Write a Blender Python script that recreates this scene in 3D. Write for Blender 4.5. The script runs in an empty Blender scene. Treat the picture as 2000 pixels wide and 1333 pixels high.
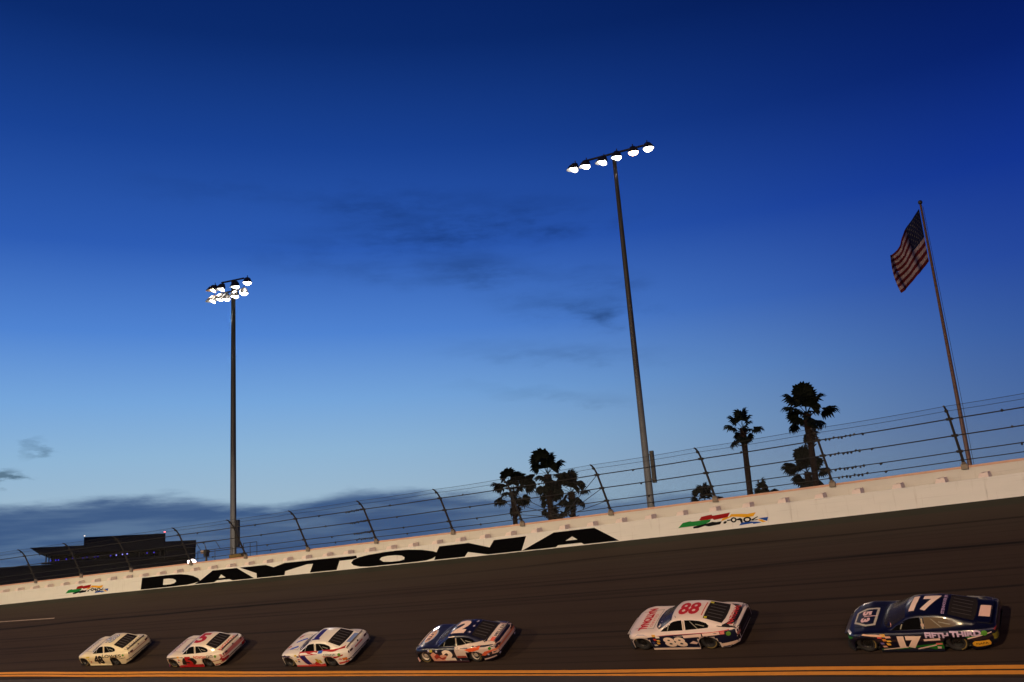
import bpy, bmesh, math, random
from mathutils import Vector, Matrix
from mathutils.bvhtree import BVHTree
from mathutils.geometry import tessellate_polygon

random.seed(7)
scene = bpy.context.scene
COL = scene.collection
R_ = math.radians

# ------------------------------------------------------------------ camera
CAM_Z = 3.792
cam_data = bpy.data.cameras.new('camera')
cam = bpy.data.objects.new('camera', cam_data)
COL.objects.link(cam)
F = Vector((-0.61090, 0.75390, 0.24172)); RT = Vector((0.76361, 0.64171, -0.07155)); UP = Vector((0.20906, -0.14087, 0.96770))
m = Matrix((RT, UP, -F)).transposed().to_4x4()
m.translation = Vector((0, 0, CAM_Z))
cam.matrix_world = m
cam_data.sensor_width = 36.0
cam_data.lens = 36.0 * 1831.0 / 2000.0
cam_data.clip_start = 0.5
cam_data.clip_end = 6000
scene.camera = cam

# ------------------------------------------------------------------ colour management
scene.view_settings.view_transform = 'Standard'
scene.view_settings.look = 'None'
scene.view_settings.gamma = 1
scene.view_settings.exposure = 0
scene.view_settings.use_curve_mapping = False


def lin(c):
    return tuple((x / 255 / 12.92) if x / 255 <= 0.04045 else ((x / 255 + 0.055) / 1.055) ** 2.4 for x in c)


# ------------------------------------------------------------------ node helper
class NT:
    def __init__(self, tree):
        self.t = tree
        tree.nodes.clear()

    def n(self, kind, **kw):
        nd = self.t.nodes.new(kind)
        for k, v in kw.items():
            setattr(nd, k, v)
        return nd

    def put(self, sock, v):
        if hasattr(v, 'is_output'):
            self.t.links.new(v, sock)
        elif isinstance(v, (tuple, list)) and len(v) == 3 and len(sock.default_value) == 4:
            sock.default_value = (*v, 1)
        else:
            sock.default_value = v

    def math(self, op, a, b=0.0, c=0.0, clamp=False):
        nd = self.n('ShaderNodeMath', operation=op, use_clamp=clamp)
        self.put(nd.inputs[0], a); self.put(nd.inputs[1], b); self.put(nd.inputs[2], c)
        return nd.outputs[0]

    def mix(self, fac, a, b, blend='MIX'):
        nd = self.n('ShaderNodeMix', data_type='RGBA', blend_type=blend)
        self.put(nd.inputs[0], fac); self.put(nd.inputs[6], a); self.put(nd.inputs[7], b)
        return nd.outputs[2]

    def xyz(self, x, y, z=0.0):
        nd = self.n('ShaderNodeCombineXYZ')
        self.put(nd.inputs[0], x); self.put(nd.inputs[1], y); self.put(nd.inputs[2], z)
        return nd.outputs[0]

    def sep(self, v):
        nd = self.n('ShaderNodeSeparateXYZ'); self.put(nd.inputs[0], v)
        return nd.outputs

    def noise(self, vec, scale=5, detail=3, rough=0.5):
        nd = self.n('ShaderNodeTexNoise')
        if vec is not None: self.put(nd.inputs['Vector'], vec)
        nd.inputs['Scale'].default_value = scale; nd.inputs['Detail'].default_value = detail
        nd.inputs['Roughness'].default_value = rough
        return nd.outputs[0]

    def ramp(self, fac, stops, interp='LINEAR'):
        nd = self.n('ShaderNodeValToRGB'); cr = nd.color_ramp; cr.interpolation = interp
        while len(cr.elements) < len(stops): cr.elements.new(0.5)
        for e, (p, c) in zip(cr.elements, stops):
            e.position = p
            e.color = (*c, 1) if isinstance(c, (tuple, list)) else (c, c, c, 1)
        self.put(nd.inputs[0], fac)
        return nd.outputs[0]

    def maprange(self, v, a, b, c=0.0, d=1.0, smooth=True):
        nd = self.n('ShaderNodeMapRange', interpolation_type='SMOOTHSTEP' if smooth else 'LINEAR')
        self.put(nd.inputs[0], v)
        for i, x in enumerate((a, b, c, d)): self.put(nd.inputs[i + 1], x)
        return nd.outputs[0]


# ------------------------------------------------------------------ sky at dusk
world = bpy.data.worlds.new('World')
scene.world = world
world.use_nodes = True
N = NT(world.node_tree)
tc = N.n('ShaderNodeTexCoord').outputs['Generated']
dx, dy, dz = N.sep(tc)[:3]
el = N.math('ARCSINE', dz)
az = N.math('ARCTAN2', N.math('MULTIPLY', dx, -1.0), dy)
# the side where the sun went down is at azimuth 80 degrees left of +Y
hor = N.math('SQRT', N.math('ADD', N.math('MULTIPLY', dx, dx), N.math('MULTIPLY', dy, dy)))
hor = N.math('MAXIMUM', hor, 0.02)
toward = N.math('DIVIDE', N.math('ADD', N.math('MULTIPLY', dx, -math.sin(R_(80))), N.math('MULTIPLY', dy, math.cos(R_(80)))), hor)
side = N.maprange(toward, 0.25, 0.93)
elf = N.math('DIVIDE', el, R_(60), clamp=True)
def st(lst): return [(e / 60, lin(c)) for e, c in lst]
west = N.ramp(elf, st([(0, (150, 180, 195)), (5.5, (156, 185, 207)), (8, (142, 181, 214)), (11, (118, 166, 219)), (15, (80, 132, 210)), (20, (45, 92, 180)), (26, (25, 66, 148)), (32, (11, 43, 110)), (40, (4, 25, 86)), (60, (2, 14, 60))]))
east = N.ramp(elf, st([(0, (78, 98, 132)), (4, (84, 110, 150)), (7.5, (66, 98, 156)), (11, (50, 86, 158)), (15, (34, 68, 154)), (20, (17, 50, 142)), (26, (7, 32, 106)), (32, (3, 21, 80)), (40, (1, 12, 58)), (60, (1, 9, 45))]))
sky = N.mix(side, east, west)
# broken cloud streaks and the dark bank along the horizon
ae = N.xyz(az, el, 0.0)
n1 = N.noise(N.xyz(N.math('MULTIPLY', az, 5.0), N.math('MULTIPLY', el, 26.0), 3.1), 1.6, 6, 0.62)
n2 = N.noise(N.xyz(N.math('MULTIPLY', az, 7.0), N.math('MULTIPLY', el, 20.0), 9.7), 2.6, 6, 0.6)
blobs = [(0.8546, 0.3981, 110, 9, 1, .55), (0.7289, 0.3758, 150, 20, -3, .75), (0.6185, 0.3707, 90, 12, -3, .5), (0.7126, 0.3181, 75, 17, -14, 1.0),
         (0.7876, 0.3611, 90, 10, 5, .55), (0.6162, 0.2743, 80, 10, -4, .9), (0.5775, 0.2652, 50, 10, -2, .8), (0.6373, 0.2279, 130, 8, -6, .5),
         (0.6465, 0.1849, 100, 5, -8, .4), (1.165, 0.150, 15, 5, 20, 1.6), (1.1812, 0.1196, 15, 4.5, 5, 3), (0.9822, 0.4046, 110, 8, 0, .35),
         (0.9006, 0.3586, 90, 12, 4, .4), (0.585, 0.3025, 60, 10, -8, .6), (0.8456, 0.3315, 120, 14, -4, .45)]
tot = None
nw = N.math('MULTIPLY', N.math('SUBTRACT', n2, 0.5), 0.05)
aew = N.xyz(N.math('ADD', az, N.math('MULTIPLY', nw, 2.0)), N.math('ADD', el, nw), 0.0)
for a, e, rx, ry, rot, s_ in blobs:
    mp = N.n('ShaderNodeMapping', vector_type='TEXTURE')
    N.put(mp.inputs['Vector'], aew)
    mp.inputs['Location'].default_value = (a, e, 0)
    mp.inputs['Rotation'].default_value = (0, 0, -R_(rot))
    mp.inputs['Scale'].default_value = (rx * 0.00115, ry * 0.0018, 1)
    ln = N.n('ShaderNodeVectorMath', operation='LENGTH'); N.put(ln.inputs[0], mp.outputs[0])
    g = N.math('MULTIPLY', N.maprange(ln.outputs[1 if len(ln.outputs) > 1 else 0], 1.25, 0.0), s_)
    tot = g if tot is None else N.math('ADD', tot, g)
wisp = N.math('MULTIPLY', tot, N.maprange(N.math('ADD', N.math('MULTIPLY', n1, .6), N.math('MULTIPLY', n2, .4)), 0.36, 0.66, 0.12, 1.0))
wisp = N.math('MULTIPLY', wisp, 0.72, clamp=True)
sky = N.mix(wisp, sky, N.mix(1.0, sky, (0.36, 0.40, 0.42), 'MULTIPLY'))
top = N.math('ADD', N.math('MULTIPLY', N.math('SUBTRACT', n1, 0.5), 0.038),
             N.ramp(N.math('DIVIDE', az, 1.6, clamp=True), [(0, .075), (.18, .06), (.36, .068), (.43, .082), (.54, .093), (.585, .083), (.65, .096), (.76, .098), (1, .09)]))
bank = N.maprange(N.math('SUBTRACT', top, el), -0.009, 0.008)
bank = N.math('MULTIPLY', bank, N.maprange(az, 0.35, 0.80, 0.35, 1.0))
bank = N.math('MULTIPLY', bank, N.maprange(N.noise(N.xyz(N.math('MULTIPLY', az, 4.0), N.math('MULTIPLY', el, 40.0), 1.0), 2.0, 4), 0.30, 0.62, 0.80, 1.0))
sky = N.mix(N.math('MULTIPLY', bank, 0.94), sky, lin((50, 80, 126)))
bg = N.n('ShaderNodeBackground'); N.put(bg.inputs[0], sky); bg.inputs[1].default_value = 1.0
wo = N.n('ShaderNodeOutputWorld'); N.t.links.new(bg.outputs[0], wo.inputs[0])

# ------------------------------------------------------------------ track geometry helpers
RAD = 365.7; DCAM = 31.784; BANK = R_(31.02); CB, SB = math.cos(BANK), math.sin(BANK)


def width(s):
    x = (s - 40) / 40
    if x > 1.1: return width(84) - 0.02 * (s - 84)
    if x < -1.0: return width(0) + 0.01 * (0 - s)
    return ((-0.36430 * x + 0.14950) * x - 0.84287) * x + 9.38605


def P(s, u, h=0.0, inw=0.0):
    r = RAD + u * CB - inw; t = s / RAD
    return Vector((-r * math.sin(t), DCAM - RAD + r * math.cos(t), u * SB + h))


def WP(s, h, inw=0.0):
    return P(s, width(s), h, inw)


def frame(s):
    t = s / RAD
    X = Vector((-math.cos(t), -math.sin(t), 0))
    out = Vector((-math.sin(t), math.cos(t), 0))
    return X, out


# ------------------------------------------------------------------ materials
MATS = {}


def mat(name, col, rough=0.5, metal=0.0, coat=0.0, var=0.12, scale=8.0, spec=0.5, emit=None, es=0.0):
    if name in MATS: return MATS[name]
    M = bpy.data.materials.new(name); M.use_nodes = True
    N = NT(M.node_tree)
    b = N.n('ShaderNodeBsdfPrincipled')
    tco = N.n('ShaderNodeTexCoord').outputs['Object']
    nz = N.noise(tco, scale, 4)
    c2 = tuple(max(0, x * (1 - var)) for x in col); c1 = tuple(min(1, x * (1 + var)) for x in col)
    N.put(b.inputs['Base Color'], N.mix(nz, c2, c1))
    N.put(b.inputs['Roughness'], N.math('ADD', N.math('MULTIPLY', nz, 0.1), rough - 0.05))
    b.inputs['Metallic'].default_value = metal
    b.inputs['Coat Weight'].default_value = coat
    b.inputs['Coat Roughness'].default_value = 0.06
    b.inputs['Specular IOR Level'].default_value = spec
    if emit:
        b.inputs['Emission Color'].default_value = (*emit, 1); b.inputs['Emission Strength'].default_value = es
    o = N.n('ShaderNodeOutputMaterial'); N.t.links.new(b.outputs[0], o.inputs[0])
    MATS[name] = M
    return M


def paint(rgb):
    return mat('paint_%d_%d_%d' % tuple(rgb), lin(rgb), 0.32, 0, 1.0, 0.04, 3)


def decal_paint(rgb):
    return mat('print_%d_%d_%d' % tuple(rgb), lin(rgb), 0.55, 0, 0.15, 0.05, 3, spec=0.25)


def track_material():
    M = bpy.data.materials.new('track_asphalt'); M.use_nodes = True
    N = NT(M.node_tree)
    uvn = N.n('ShaderNodeUVMap', uv_map='track'); s_, u_ = N.sep(uvn.outputs[0])[:2]
    uvw = N.n('ShaderNodeUVMap', uv_map='from_wall'); v_ = N.sep(uvw.outputs[0])[1]
    fine = N.noise(N.xyz(s_, u_, 0), 40, 3, 0.7)
    mid = N.noise(N.xyz(N.math('MULTIPLY', s_, 0.12), u_, 0), 1.6, 5, 0.55)
    streak = N.noise(N.xyz(N.math('MULTIPLY', s_, 0.012), N.math('MULTIPLY', v_, 5.0), 0), 1.0, 5, 0.62)
    base = N.mix(mid, (0.040, 0.025, 0.018), (0.060, 0.040, 0.029))
    base = N.mix(N.math('MULTIPLY', fine, 0.5), base, (0.030, 0.023, 0.021))
    dark = N.maprange(streak, 0.50, 0.66)
    base = N.mix(N.math('MULTIPLY', dark, 0.75), base, (0.015, 0.010, 0.009))
    base = N.mix(N.math('MULTIPLY', N.maprange(v_, 3.0, 7.0), 0.30), base, (0.022, 0.013, 0.010))
    # lighter lane beside the wall, darker strip at its foot
    lane = N.math('MULTIPLY', N.maprange(v_, 3.4, 0.6), 0.55)
    base = N.mix(lane, base, N.mix(streak, (0.050, 0.041, 0.030), (0.086, 0.070, 0.050)))
    foot = N.maprange(v_, 0.62, 0.46)
    base = N.mix(N.math('MULTIPLY', foot, 0.8), base, (0.040, 0.043, 0.030))
    for v0, w_, k in ((1.55, .05, .7), (2.05, .04, .7), (3.3, .07, 1.1), (4.6, .05, .7), (5.9, .06, .8), (7.4, .05, .8), (8.3, .04, .6)):
        wob = N.math('ADD', N.math('MULTIPLY', N.math('SUBTRACT', N.noise(N.xyz(N.math('MULTIPLY', s_, 0.05), v0, 0), 1.0, 1), 0.5), 0.9), v0)
        d = N.math('ABSOLUTE', N.math('SUBTRACT', v_, wob))
        ln = N.math('MULTIPLY', N.maprange(d, w_ * 2, 0), N.math('MULTIPLY', N.maprange(N.noise(N.xyz(N.math('MULTIPLY', s_, .03), v0 * 7, 4), 1.3, 2), .35, .6), k))
        base = N.mix(ln, base, (0.010, 0.008, 0.008))
    b = N.n('ShaderNodeBsdfPrincipled'); N.put(b.inputs['Base Color'], base)
    b.inputs['Roughness'].default_value = 0.75; b.inputs['Specular IOR Level'].default_value = 0.14
    bp = N.n('ShaderNodeBump'); bp.inputs['Strength'].default_value = 0.35; bp.inputs['Distance'].default_value = 0.01
    N.put(bp.inputs['Height'], fine); N.t.links.new(bp.outputs[0], b.inputs['Normal'])
    o = N.n('ShaderNodeOutputMaterial'); N.t.links.new(b.outputs[0], o.inputs[0])
    return M


def wall_material(name, c1, c2, rough=0.6):
    M = bpy.data.materials.new(name); M.use_nodes = True
    N = NT(M.node_tree)
    uvn = N.n('ShaderNodeUVMap', uv_map='track'); s_, h_ = N.sep(uvn.outputs[0])[:2]
    n_ = N.noise(N.xyz(N.math('MULTIPLY', s_, 0.6), N.math('MULTIPLY', h_, 2.0), 0), 1.5, 5)
    base = N.mix(n_, c1, c2)
    drip = N.noise(N.xyz(N.math('MULTIPLY', s_, 6.0), N.math('MULTIPLY', h_, 0.5), 0), 1.3, 4)
    base = N.mix(N.math('MULTIPLY', N.maprange(drip, .58, .75), 0.22), base, (0.35, 0.29, 0.22))
    scuff = N.noise(N.xyz(N.math('MULTIPLY', s_, 0.25), N.math('MULTIPLY', h_, 14.0), 5), 1.2, 4)
    base = N.mix(N.math('MULTIPLY', N.maprange(scuff, .60, .74), 0.25), base, (0.25, 0.22, 0.20))
    b = N.n('ShaderNodeBsdfPrincipled'); N.put(b.inputs['Base Color'], base)
    b.inputs['Roughness'].default_value = rough; b.inputs['Specular IOR Level'].default_value = 0.3
    o = N.n('ShaderNodeOutputMaterial'); N.t.links.new(b.outputs[0], o.inputs[0])
    return M


M_TRACK = track_material()
M_WALL = wall_material('white_wall_paint', (0.74, 0.74, 0.70), (0.84, 0.82, 0.78))
M_CONC = wall_material('old_white_concrete', (0.60, 0.58, 0.52), (0.72, 0.69, 0.63), 0.8)
M_CAP = mat('rusty_cap_steel', (0.62, 0.36, 0.26), 0.6, 0.0, 0, 0.25, 3)
M_LETTER = mat('black_letter_paint', (0.003, 0.003, 0.0035), 0.85, var=0.2, spec=0.02)
M_POST = mat('dark_galvanised_post', (0.045, 0.040, 0.036), 0.6, 0.3, var=0.25)
M_CABLE = mat('steel_cable', (0.035, 0.034, 0.034), 0.6, 0.4, var=0.3)
M_POLE = mat('weathered_pole', (0.065, 0.056, 0.048), 0.55, 0.3, var=0.15, scale=2)
M_LAMPBODY = mat('lamp_housing', (0.035, 0.032, 0.03), 0.5, 0.3)
M_GRASS = mat('dry_infield_grass', (0.05, 0.065, 0.025), 0.95, var=0.4, scale=0.8, spec=0.1)
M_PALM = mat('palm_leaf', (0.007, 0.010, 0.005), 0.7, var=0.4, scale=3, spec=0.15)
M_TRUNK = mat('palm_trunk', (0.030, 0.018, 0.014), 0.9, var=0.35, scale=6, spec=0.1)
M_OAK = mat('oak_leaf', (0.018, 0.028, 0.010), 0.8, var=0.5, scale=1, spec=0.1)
M_BLD = mat('dark_cladding', (0.010, 0.009, 0.011), 0.7, var=0.2, scale=0.5)
M_BLD2 = mat('dark_roof_fascia', (0.007, 0.006, 0.008), 0.6, var=0.2, scale=0.5)
M_BGLASS = mat('dark_suite_glass', (0.004, 0.004, 0.006), 0.3, var=0.1, spec=0.1)
M_TYRE = mat('tyre_rubber', (0.018, 0.016, 0.015), 0.75, var=0.2)
M_TMARK = mat('tyre_gold_lettering', (0.22, 0.15, 0.04), 0.7, var=0.3)
M_RIM = mat('black_rim', (0.030, 0.026, 0.024), 0.35, 0.6)
M_RIMC = mat('cream_rim', (0.62, 0.52, 0.42), 0.4, 0.1)
M_UNDER = mat('black_underbody', (0.008, 0.008, 0.008), 0.8)
M_GLASS = mat('dark_car_glass', (0.024, 0.020, 0.018), 0.22, 0.0, 0.0, 0.1, spec=0.28)
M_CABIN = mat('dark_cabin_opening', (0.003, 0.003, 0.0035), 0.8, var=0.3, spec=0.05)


def emission(name, col, s):
    M = bpy.data.materials.new(name); M.use_nodes = True
    N = NT(M.node_tree)
    e = N.n('ShaderNodeEmission'); lw = N.n('ShaderNodeLayerWeight'); lw.inputs[0].default_value = 0.3
    N.put(e.inputs[0], col); N.put(e.inputs[1], N.math('MULTIPLY', N.math('SUBTRACT', 1.15, N.math('MULTIPLY', lw.outputs[1], 0.3)), s))
    o = N.n('ShaderNodeOutputMaterial'); N.t.links.new(e.outputs[0], o.inputs[0])
    return M


# ------------------------------------------------------------------ object helpers
def link(name, me, parent=None, m_=None):
    o = bpy.data.objects.new(name, me); COL.objects.link(o)
    if parent is not None: o.parent = parent
    if m_ is not None and me is not None and not me.materials: me.materials.append(m_)
    return o


def tag(o, label=None, cat=None, group=None, kind=None):
    if label: o['label'] = label
    if cat: o['category'] = cat
    if group: o['group'] = group
    if kind: o['kind'] = kind
    return o


def empty(name, loc=(0, 0, 0), mtx=None):
    o = bpy.data.objects.new(name, None); COL.objects.link(o)
    o.empty_display_size = 0.3
    if mtx is not None: o.matrix_world = mtx
    else: o.location = loc
    return o


def mesh(name, vs, fs, smooth=False):
    me = bpy.data.meshes.new(name); me.from_pydata([tuple(v) for v in vs], [], fs)
    if smooth:
        for p in me.polygons: p.use_smooth = True
    me.update()
    return me


class MB:
    def __init__(self): self.v = []; self.f = []

    def add(self, vs, fs):
        k = len(self.v); self.v += [Vector(v) for v in vs]; self.f += [tuple(i + k for i in f) for f in fs]

    def box(self, c, size, X=Vector((1, 0, 0)), Y=Vector((0, 1, 0)), Z=Vector((0, 0, 1))):
        c = Vector(c); a, b, d = size[0] / 2, size[1] / 2, size[2] / 2
        vs = [c + X * (a * i) + Y * (b * j) + Z * (d * k) for i in (-1, 1) for j in (-1, 1) for k in (-1, 1)]
        self.add(vs, [(0, 1, 3, 2), (4, 6, 7, 5), (0, 4, 5, 1), (2, 3, 7, 6), (0, 2, 6, 4), (1, 5, 7, 3)])

    def tube(self, pts, r, n=8, cap=True):
        pts = [Vector(p) for p in pts]
        rr = r if isinstance(r, (list, tuple)) else [r] * len(pts)
        vs = []; fs = []
        ref = Vector((0, 0, 1))
        for i, p in enumerate(pts):
            d = (pts[min(i + 1, len(pts) - 1)] - pts[max(i - 1, 0)]).normalized()
            a = d.cross(ref)
            if a.length < 0.1: a = d.cross(Vector((1, 0, 0)))
            a.normalize(); b = d.cross(a)
            for k in range(n):
                t = 2 * math.pi * k / n
                vs.append(p + (a * math.cos(t) + b * math.sin(t)) * rr[i])
        for i in range(len(pts) - 1):
            for k in range(n):
                fs.append((i * n + k, i * n + (k + 1) % n, (i + 1) * n + (k + 1) % n, (i + 1) * n + k))
        if cap:
            fs.append(tuple(range(n))); fs.append(tuple((len(pts) - 1) * n + k for k in reversed(range(n))))
        self.add(vs, fs)

    def lathe(self, prof, c, ax, n=20):
        c = Vector(c); ax = Vector(ax).normalized()
        a = ax.cross(Vector((0, 0, 1)))
        if a.length < 0.1: a = ax.cross(Vector((1, 0, 0)))
        a.normalize(); b = ax.cross(a)
        vs = []; fs = []
        for d, r in prof:
            for k in range(n):
                t = 2 * math.pi * k / n
                vs.append(c + ax * d + (a * math.cos(t) + b * math.sin(t)) * r)
        for i in range(len(prof) - 1):
            for k in range(n):
                fs.append((i * n + k, (i + 1) * n + k, (i + 1) * n + (k + 1) % n, i * n + (k + 1) % n))
        self.add(vs, fs)

    def obj(self, name, m_, parent=None, smooth=False):
        return link(name, mesh(name, self.v, self.f, smooth), parent, m_)


def strip(name, s_list, prof, m_, parent=None, smooth=False):
    """loft: prof(s) -> list of (point, uv2) across; builds track uv"""
    vs = []; uv = []; uw = []
    n = None
    for s in s_list:
        row = prof(s); n = len(row)
        for p, a, b in row:
            vs.append(p); uv.append((s, a)); uw.append((s, b))
    fs = [(i * n + k, i * n + k + 1, (i + 1) * n + k + 1, (i + 1) * n + k) for i in range(len(s_list) - 1) for k in range(n - 1)]
    me = mesh(name, vs, fs, smooth)
    l1 = me.uv_layers.new(name='track'); l2 = me.uv_layers.new(name='from_wall')
    for lp in me.loops:
        l1.data[lp.index].uv = uv[lp.vertex_index]; l2.data[lp.index].uv = uw[lp.vertex_index]
    return link(name, me, parent, m_)


def frange(a, b, n): return [a + (b - a) * i / n for i in range(n + 1)]


def smooth_curve(pts):
    def f(s):
        if s >= pts[0][0]: return pts[0][1]
        for (s1, v1), (s0, v0) in zip(pts, pts[1:]):
            if s >= s0:
                t = (s - s0) / (s1 - s0); t = t * t * (3 - 2 * t)
                return v0 + (v1 - v0) * t
        return pts[-1][1]
    return f


yoff = smooth_curve([(75, .24), (64, .20), (52, 0), (38, -.16), (24, -.19), (11, 0), (7, .06), (-10, .06)])

# ------------------------------------------------------------------ ground, track, lines
SL = frange(-40, 190, 230)
g = MB(); g.add([(-3500, -3500, -0.75), (3500, -3500, -0.75), (3500, 3500, -0.75), (-3500, 3500, -0.75)], [(0, 1, 2, 3)])
tag(g.obj('ground', M_GRASS), kind='structure')
tr = strip('track', SL, lambda s: [(P(s, -0.3 + (width(s) + 0.4) * k / 10), -0.3 + (width(s) + .4) * k / 10, width(s) + .3 - (width(s) + 0.4) * k / 10) for k in range(11)], M_TRACK)
tag(tr, kind='structure')


def apron_pt(s, d):  # inward distance d from the line
    p = P(s, -0.3); X, out = frame(s)
    return p - out * d + Vector((0, 0, -0.04 * d - (0.002 if d > 0 else 0)))


M_APRON = mat('apron_asphalt', (0.055, 0.044, 0.040), 0.8, var=0.25, scale=1.5, spec=0.3)
ap = strip('apron', SL, lambda s: [(apron_pt(s, d), -d, d) for d in (0.0, 0.5, 2, 5, 9, 12)], M_APRON)
tag(ap, kind='structure')
M_YEL = mat('yellow_line_paint', (0.62, 0.24, 0.03), 0.65, var=0.15, scale=4)
for a, b in ((0.035, 0.215), (-0.215, -0.035)):
    ln = strip('painted_line', frange(-40, 190, 460), lambda s, a=a, b=b: [(P(s, yoff(s) + a, 0.007), a, 0), (P(s, yoff(s) + b, 0.007), b, 0)], M_YEL)
    tag(ln, kind='structure')
M_DASH = mat('worn_white_line', (0.32, 0.24, 0.20), 0.8, var=0.4, scale=3)
for s0 in (66.5, 84.5):
    tag(strip('lane_dash', frange(s0, s0 + 6, 12), lambda s: [(P(s, 6.12, 0.006), 0, 0), (P(s, 6.22, 0.006), 0, 0)], M_DASH), kind='structure')


def bank_pts(s):
    w = WP(s, 0, -1.1)
    X, out = frame(s)
    return [(w + Vector((0, 0, 0.2)), 0, 0), (w + out * 3.0 + Vector((0, 0, 0.1)), 0, 0), (w + out * 12 + Vector((0, 0, -w.z - 0.72)), 0, 0), (w + out * 16 + Vector((0, 0, -w.z - 0.9)), 0, 0)]


tag(strip('embankment', SL, bank_pts, M_GRASS), kind='structure')

# ------------------------------------------------------------------ barrier (white steel front, concrete wall behind)
HL, HT, SBK = 0.888, 1.479, 0.70
barrier = empty('steel_barrier', WP(30, 0)); bpy.context.view_layer.update()


def rel(o, par):  # keep world coords though parented
    o.parent = par; o.matrix_parent_inverse = par.matrix_world.inverted()
    return o


seam0, PAN = 9.26, 7.72
k = -6
while seam0 + k * PAN < 175:
    s0, s1 = seam0 + k * PAN + 0.005, seam0 + (k + 1) * PAN - 0.005
    prof = lambda s: [(WP(s, -0.03, 0), -.03, 0), (WP(s, HL - .012, 0), HL, 0), (WP(s, HL, -0.014), HL, 0), (WP(s, HL, -0.16), HL + .1, 0), (WP(s, HL - .5, -0.17), HL + .2, 0)]
    o = strip('barrier_panel', frange(s0, s1, 8), prof, M_WALL); rel(o, barrier)
    k += 1
o = strip('foot_rail', frange(-40, 175, 215), lambda s: [(WP(s, 0.0, 0.02), 0, 0), (WP(s, 0.035, 0.02), 0.03, 0), (WP(s, 0.035, -.01), .03, 0)], M_WALL); rel(o, barrier)
o = strip('ledge', frange(-40, 175, 215), lambda s: [(WP(s, HL - .02, -.15), 0, 0), (WP(s, HL - .02, -SBK + .02), .5, 0)], M_CONC); rel(o, barrier)
tag(barrier, 'long white steel crash barrier carrying the big black DAYTONA letters', 'barrier')

cwall = empty('concrete_wall', WP(30, HL, -SBK)); bpy.context.view_layer.update()
rel(strip('wall_face', frange(-40, 175, 215), lambda s: [(WP(s, 0.3, -SBK), .3, 0), (WP(s, HT - .05, -SBK), HT, 0), (WP(s, HT - .05, -SBK - .35), HT, 0), (WP(s, -.4, -SBK - .36), 0, 0)], M_CONC), cwall)
rel(strip('cap_rail', frange(-40, 175, 215), lambda s: [(WP(s, HT - .09, -SBK + .012), 0, 0), (WP(s, HT, -SBK + .012), .1, 0), (WP(s, HT + .002, -SBK - .30), .3, 0), (WP(s, HT - .05, -SBK - .31), .3, 0)], M_CAP), cwall)
tag(cwall, 'pale concrete wall with a rust-pink cap rising behind the white barrier', 'wall')

# spacer blocks standing on the ledge between barrier and wall
bs = [62.65 - 1.617 * i for i in range(-12, 48)]
bmesh_ = None
for s in bs:
    X, out = frame(s)
    if bmesh_ is None:
        vs = []
        for (x, y, z) in ((-.20, 0, 0), (.20, 0, 0), (.20, .5, 0), (-.20, .5, 0), (-.17, .04, .20), (.15, .04, .17), (.15, .5, .24), (-.17, .5, .27)):
            vs.append((x, y, z))
        bmesh_ = mesh('spacer_block', vs, [(0, 1, 5, 4), (1, 2, 6, 5), (2, 3, 7, 6), (3, 0, 4, 7), (4, 5, 6, 7), (3, 2, 1, 0)])
        bmesh_.materials.append(mat('pink_foam_block', (0.80, 0.68, 0.62), 0.7, var=0.15))
    o = bpy.data.objects.new('spacer_block', bmesh_); COL.objects.link(o)
    js = random.uniform(-.05, .05)
    mm = Matrix((X, out, Vector((0, 0, 1)))).transposed().to_4x4(); mm.translation = WP(s + js, HL + .001, -.13)
    o.parent = barrier; o.matrix_parent_inverse = barrier.matrix_world.inverted(); o.matrix_basis = mm


# ------------------------------------------------------------------ flat shapes (polygons and text) as 2-D triangle sets
def poly2d(loops, cell=0.25):
    """loops: list of 2-D loops (outer first, holes after) -> bmesh in xy, cut to a grid"""
    vecs = [[Vector((x, y, 0)) for x, y in lp] for lp in loops]
    tris = tessellate_polygon(vecs)
    flat = [v for lp in vecs for v in lp]
    bm = bmesh.new(); bv = [bm.verts.new(v) for v in flat]
    for t in tris:
        try: bm.faces.new([bv[i] for i in t])
        except ValueError: pass
    return grid_cut(bm, cell)


def grid_cut(bm, cell):
    xs = [v.co.x for v in bm.verts]; ys = [v.co.y for v in bm.verts]
    for ax, lo, hi in ((0, min(xs), max(xs)), (1, min(ys), max(ys))):
        c = math.ceil(lo / cell) * cell
        while c < hi:
            no = Vector((1, 0, 0)) if ax == 0 else Vector((0, 1, 0))
            bmesh.ops.bisect_plane(bm, geom=bm.verts[:] + bm.edges[:] + bm.faces[:], plane_co=no * c, plane_no=no, dist=1e-5)
            c += cell
    return bm


def text2d(txt, w, h, bold=0.02, slant=0.0, cell=0.1):
    cu = bpy.data.curves.new('lettering', 'FONT'); cu.body = txt; cu.offset = bold; cu.resolution_u = 3; cu.fill_mode = 'FRONT'
    ob = bpy.data.objects.new('lettering', cu)
    dg = bpy.context.evaluated_depsgraph_get()
    me = bpy.data.meshes.new_from_object(ob, preserve_all_data_layers=False, depsgraph=dg)
    bm = bmesh.new(); bm.from_mesh(me)
    bpy.data.objects.remove(ob); bpy.data.curves.remove(cu); bpy.data.meshes.remove(me)
    xs = [v.co.x for v in bm.verts]; ys = [v.co.y for v in bm.verts]
    x0, x1, y0, y1 = min(xs), max(xs), min(ys), max(ys)
    for v in bm.verts:
        b = (v.co.y - y0) / (y1 - y0) * h
        v.co = Vector(((v.co.x - x0) / (x1 - x0) * w + slant * (b - h / 2), b, 0))
    return grid_cut(bm, cell)


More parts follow.
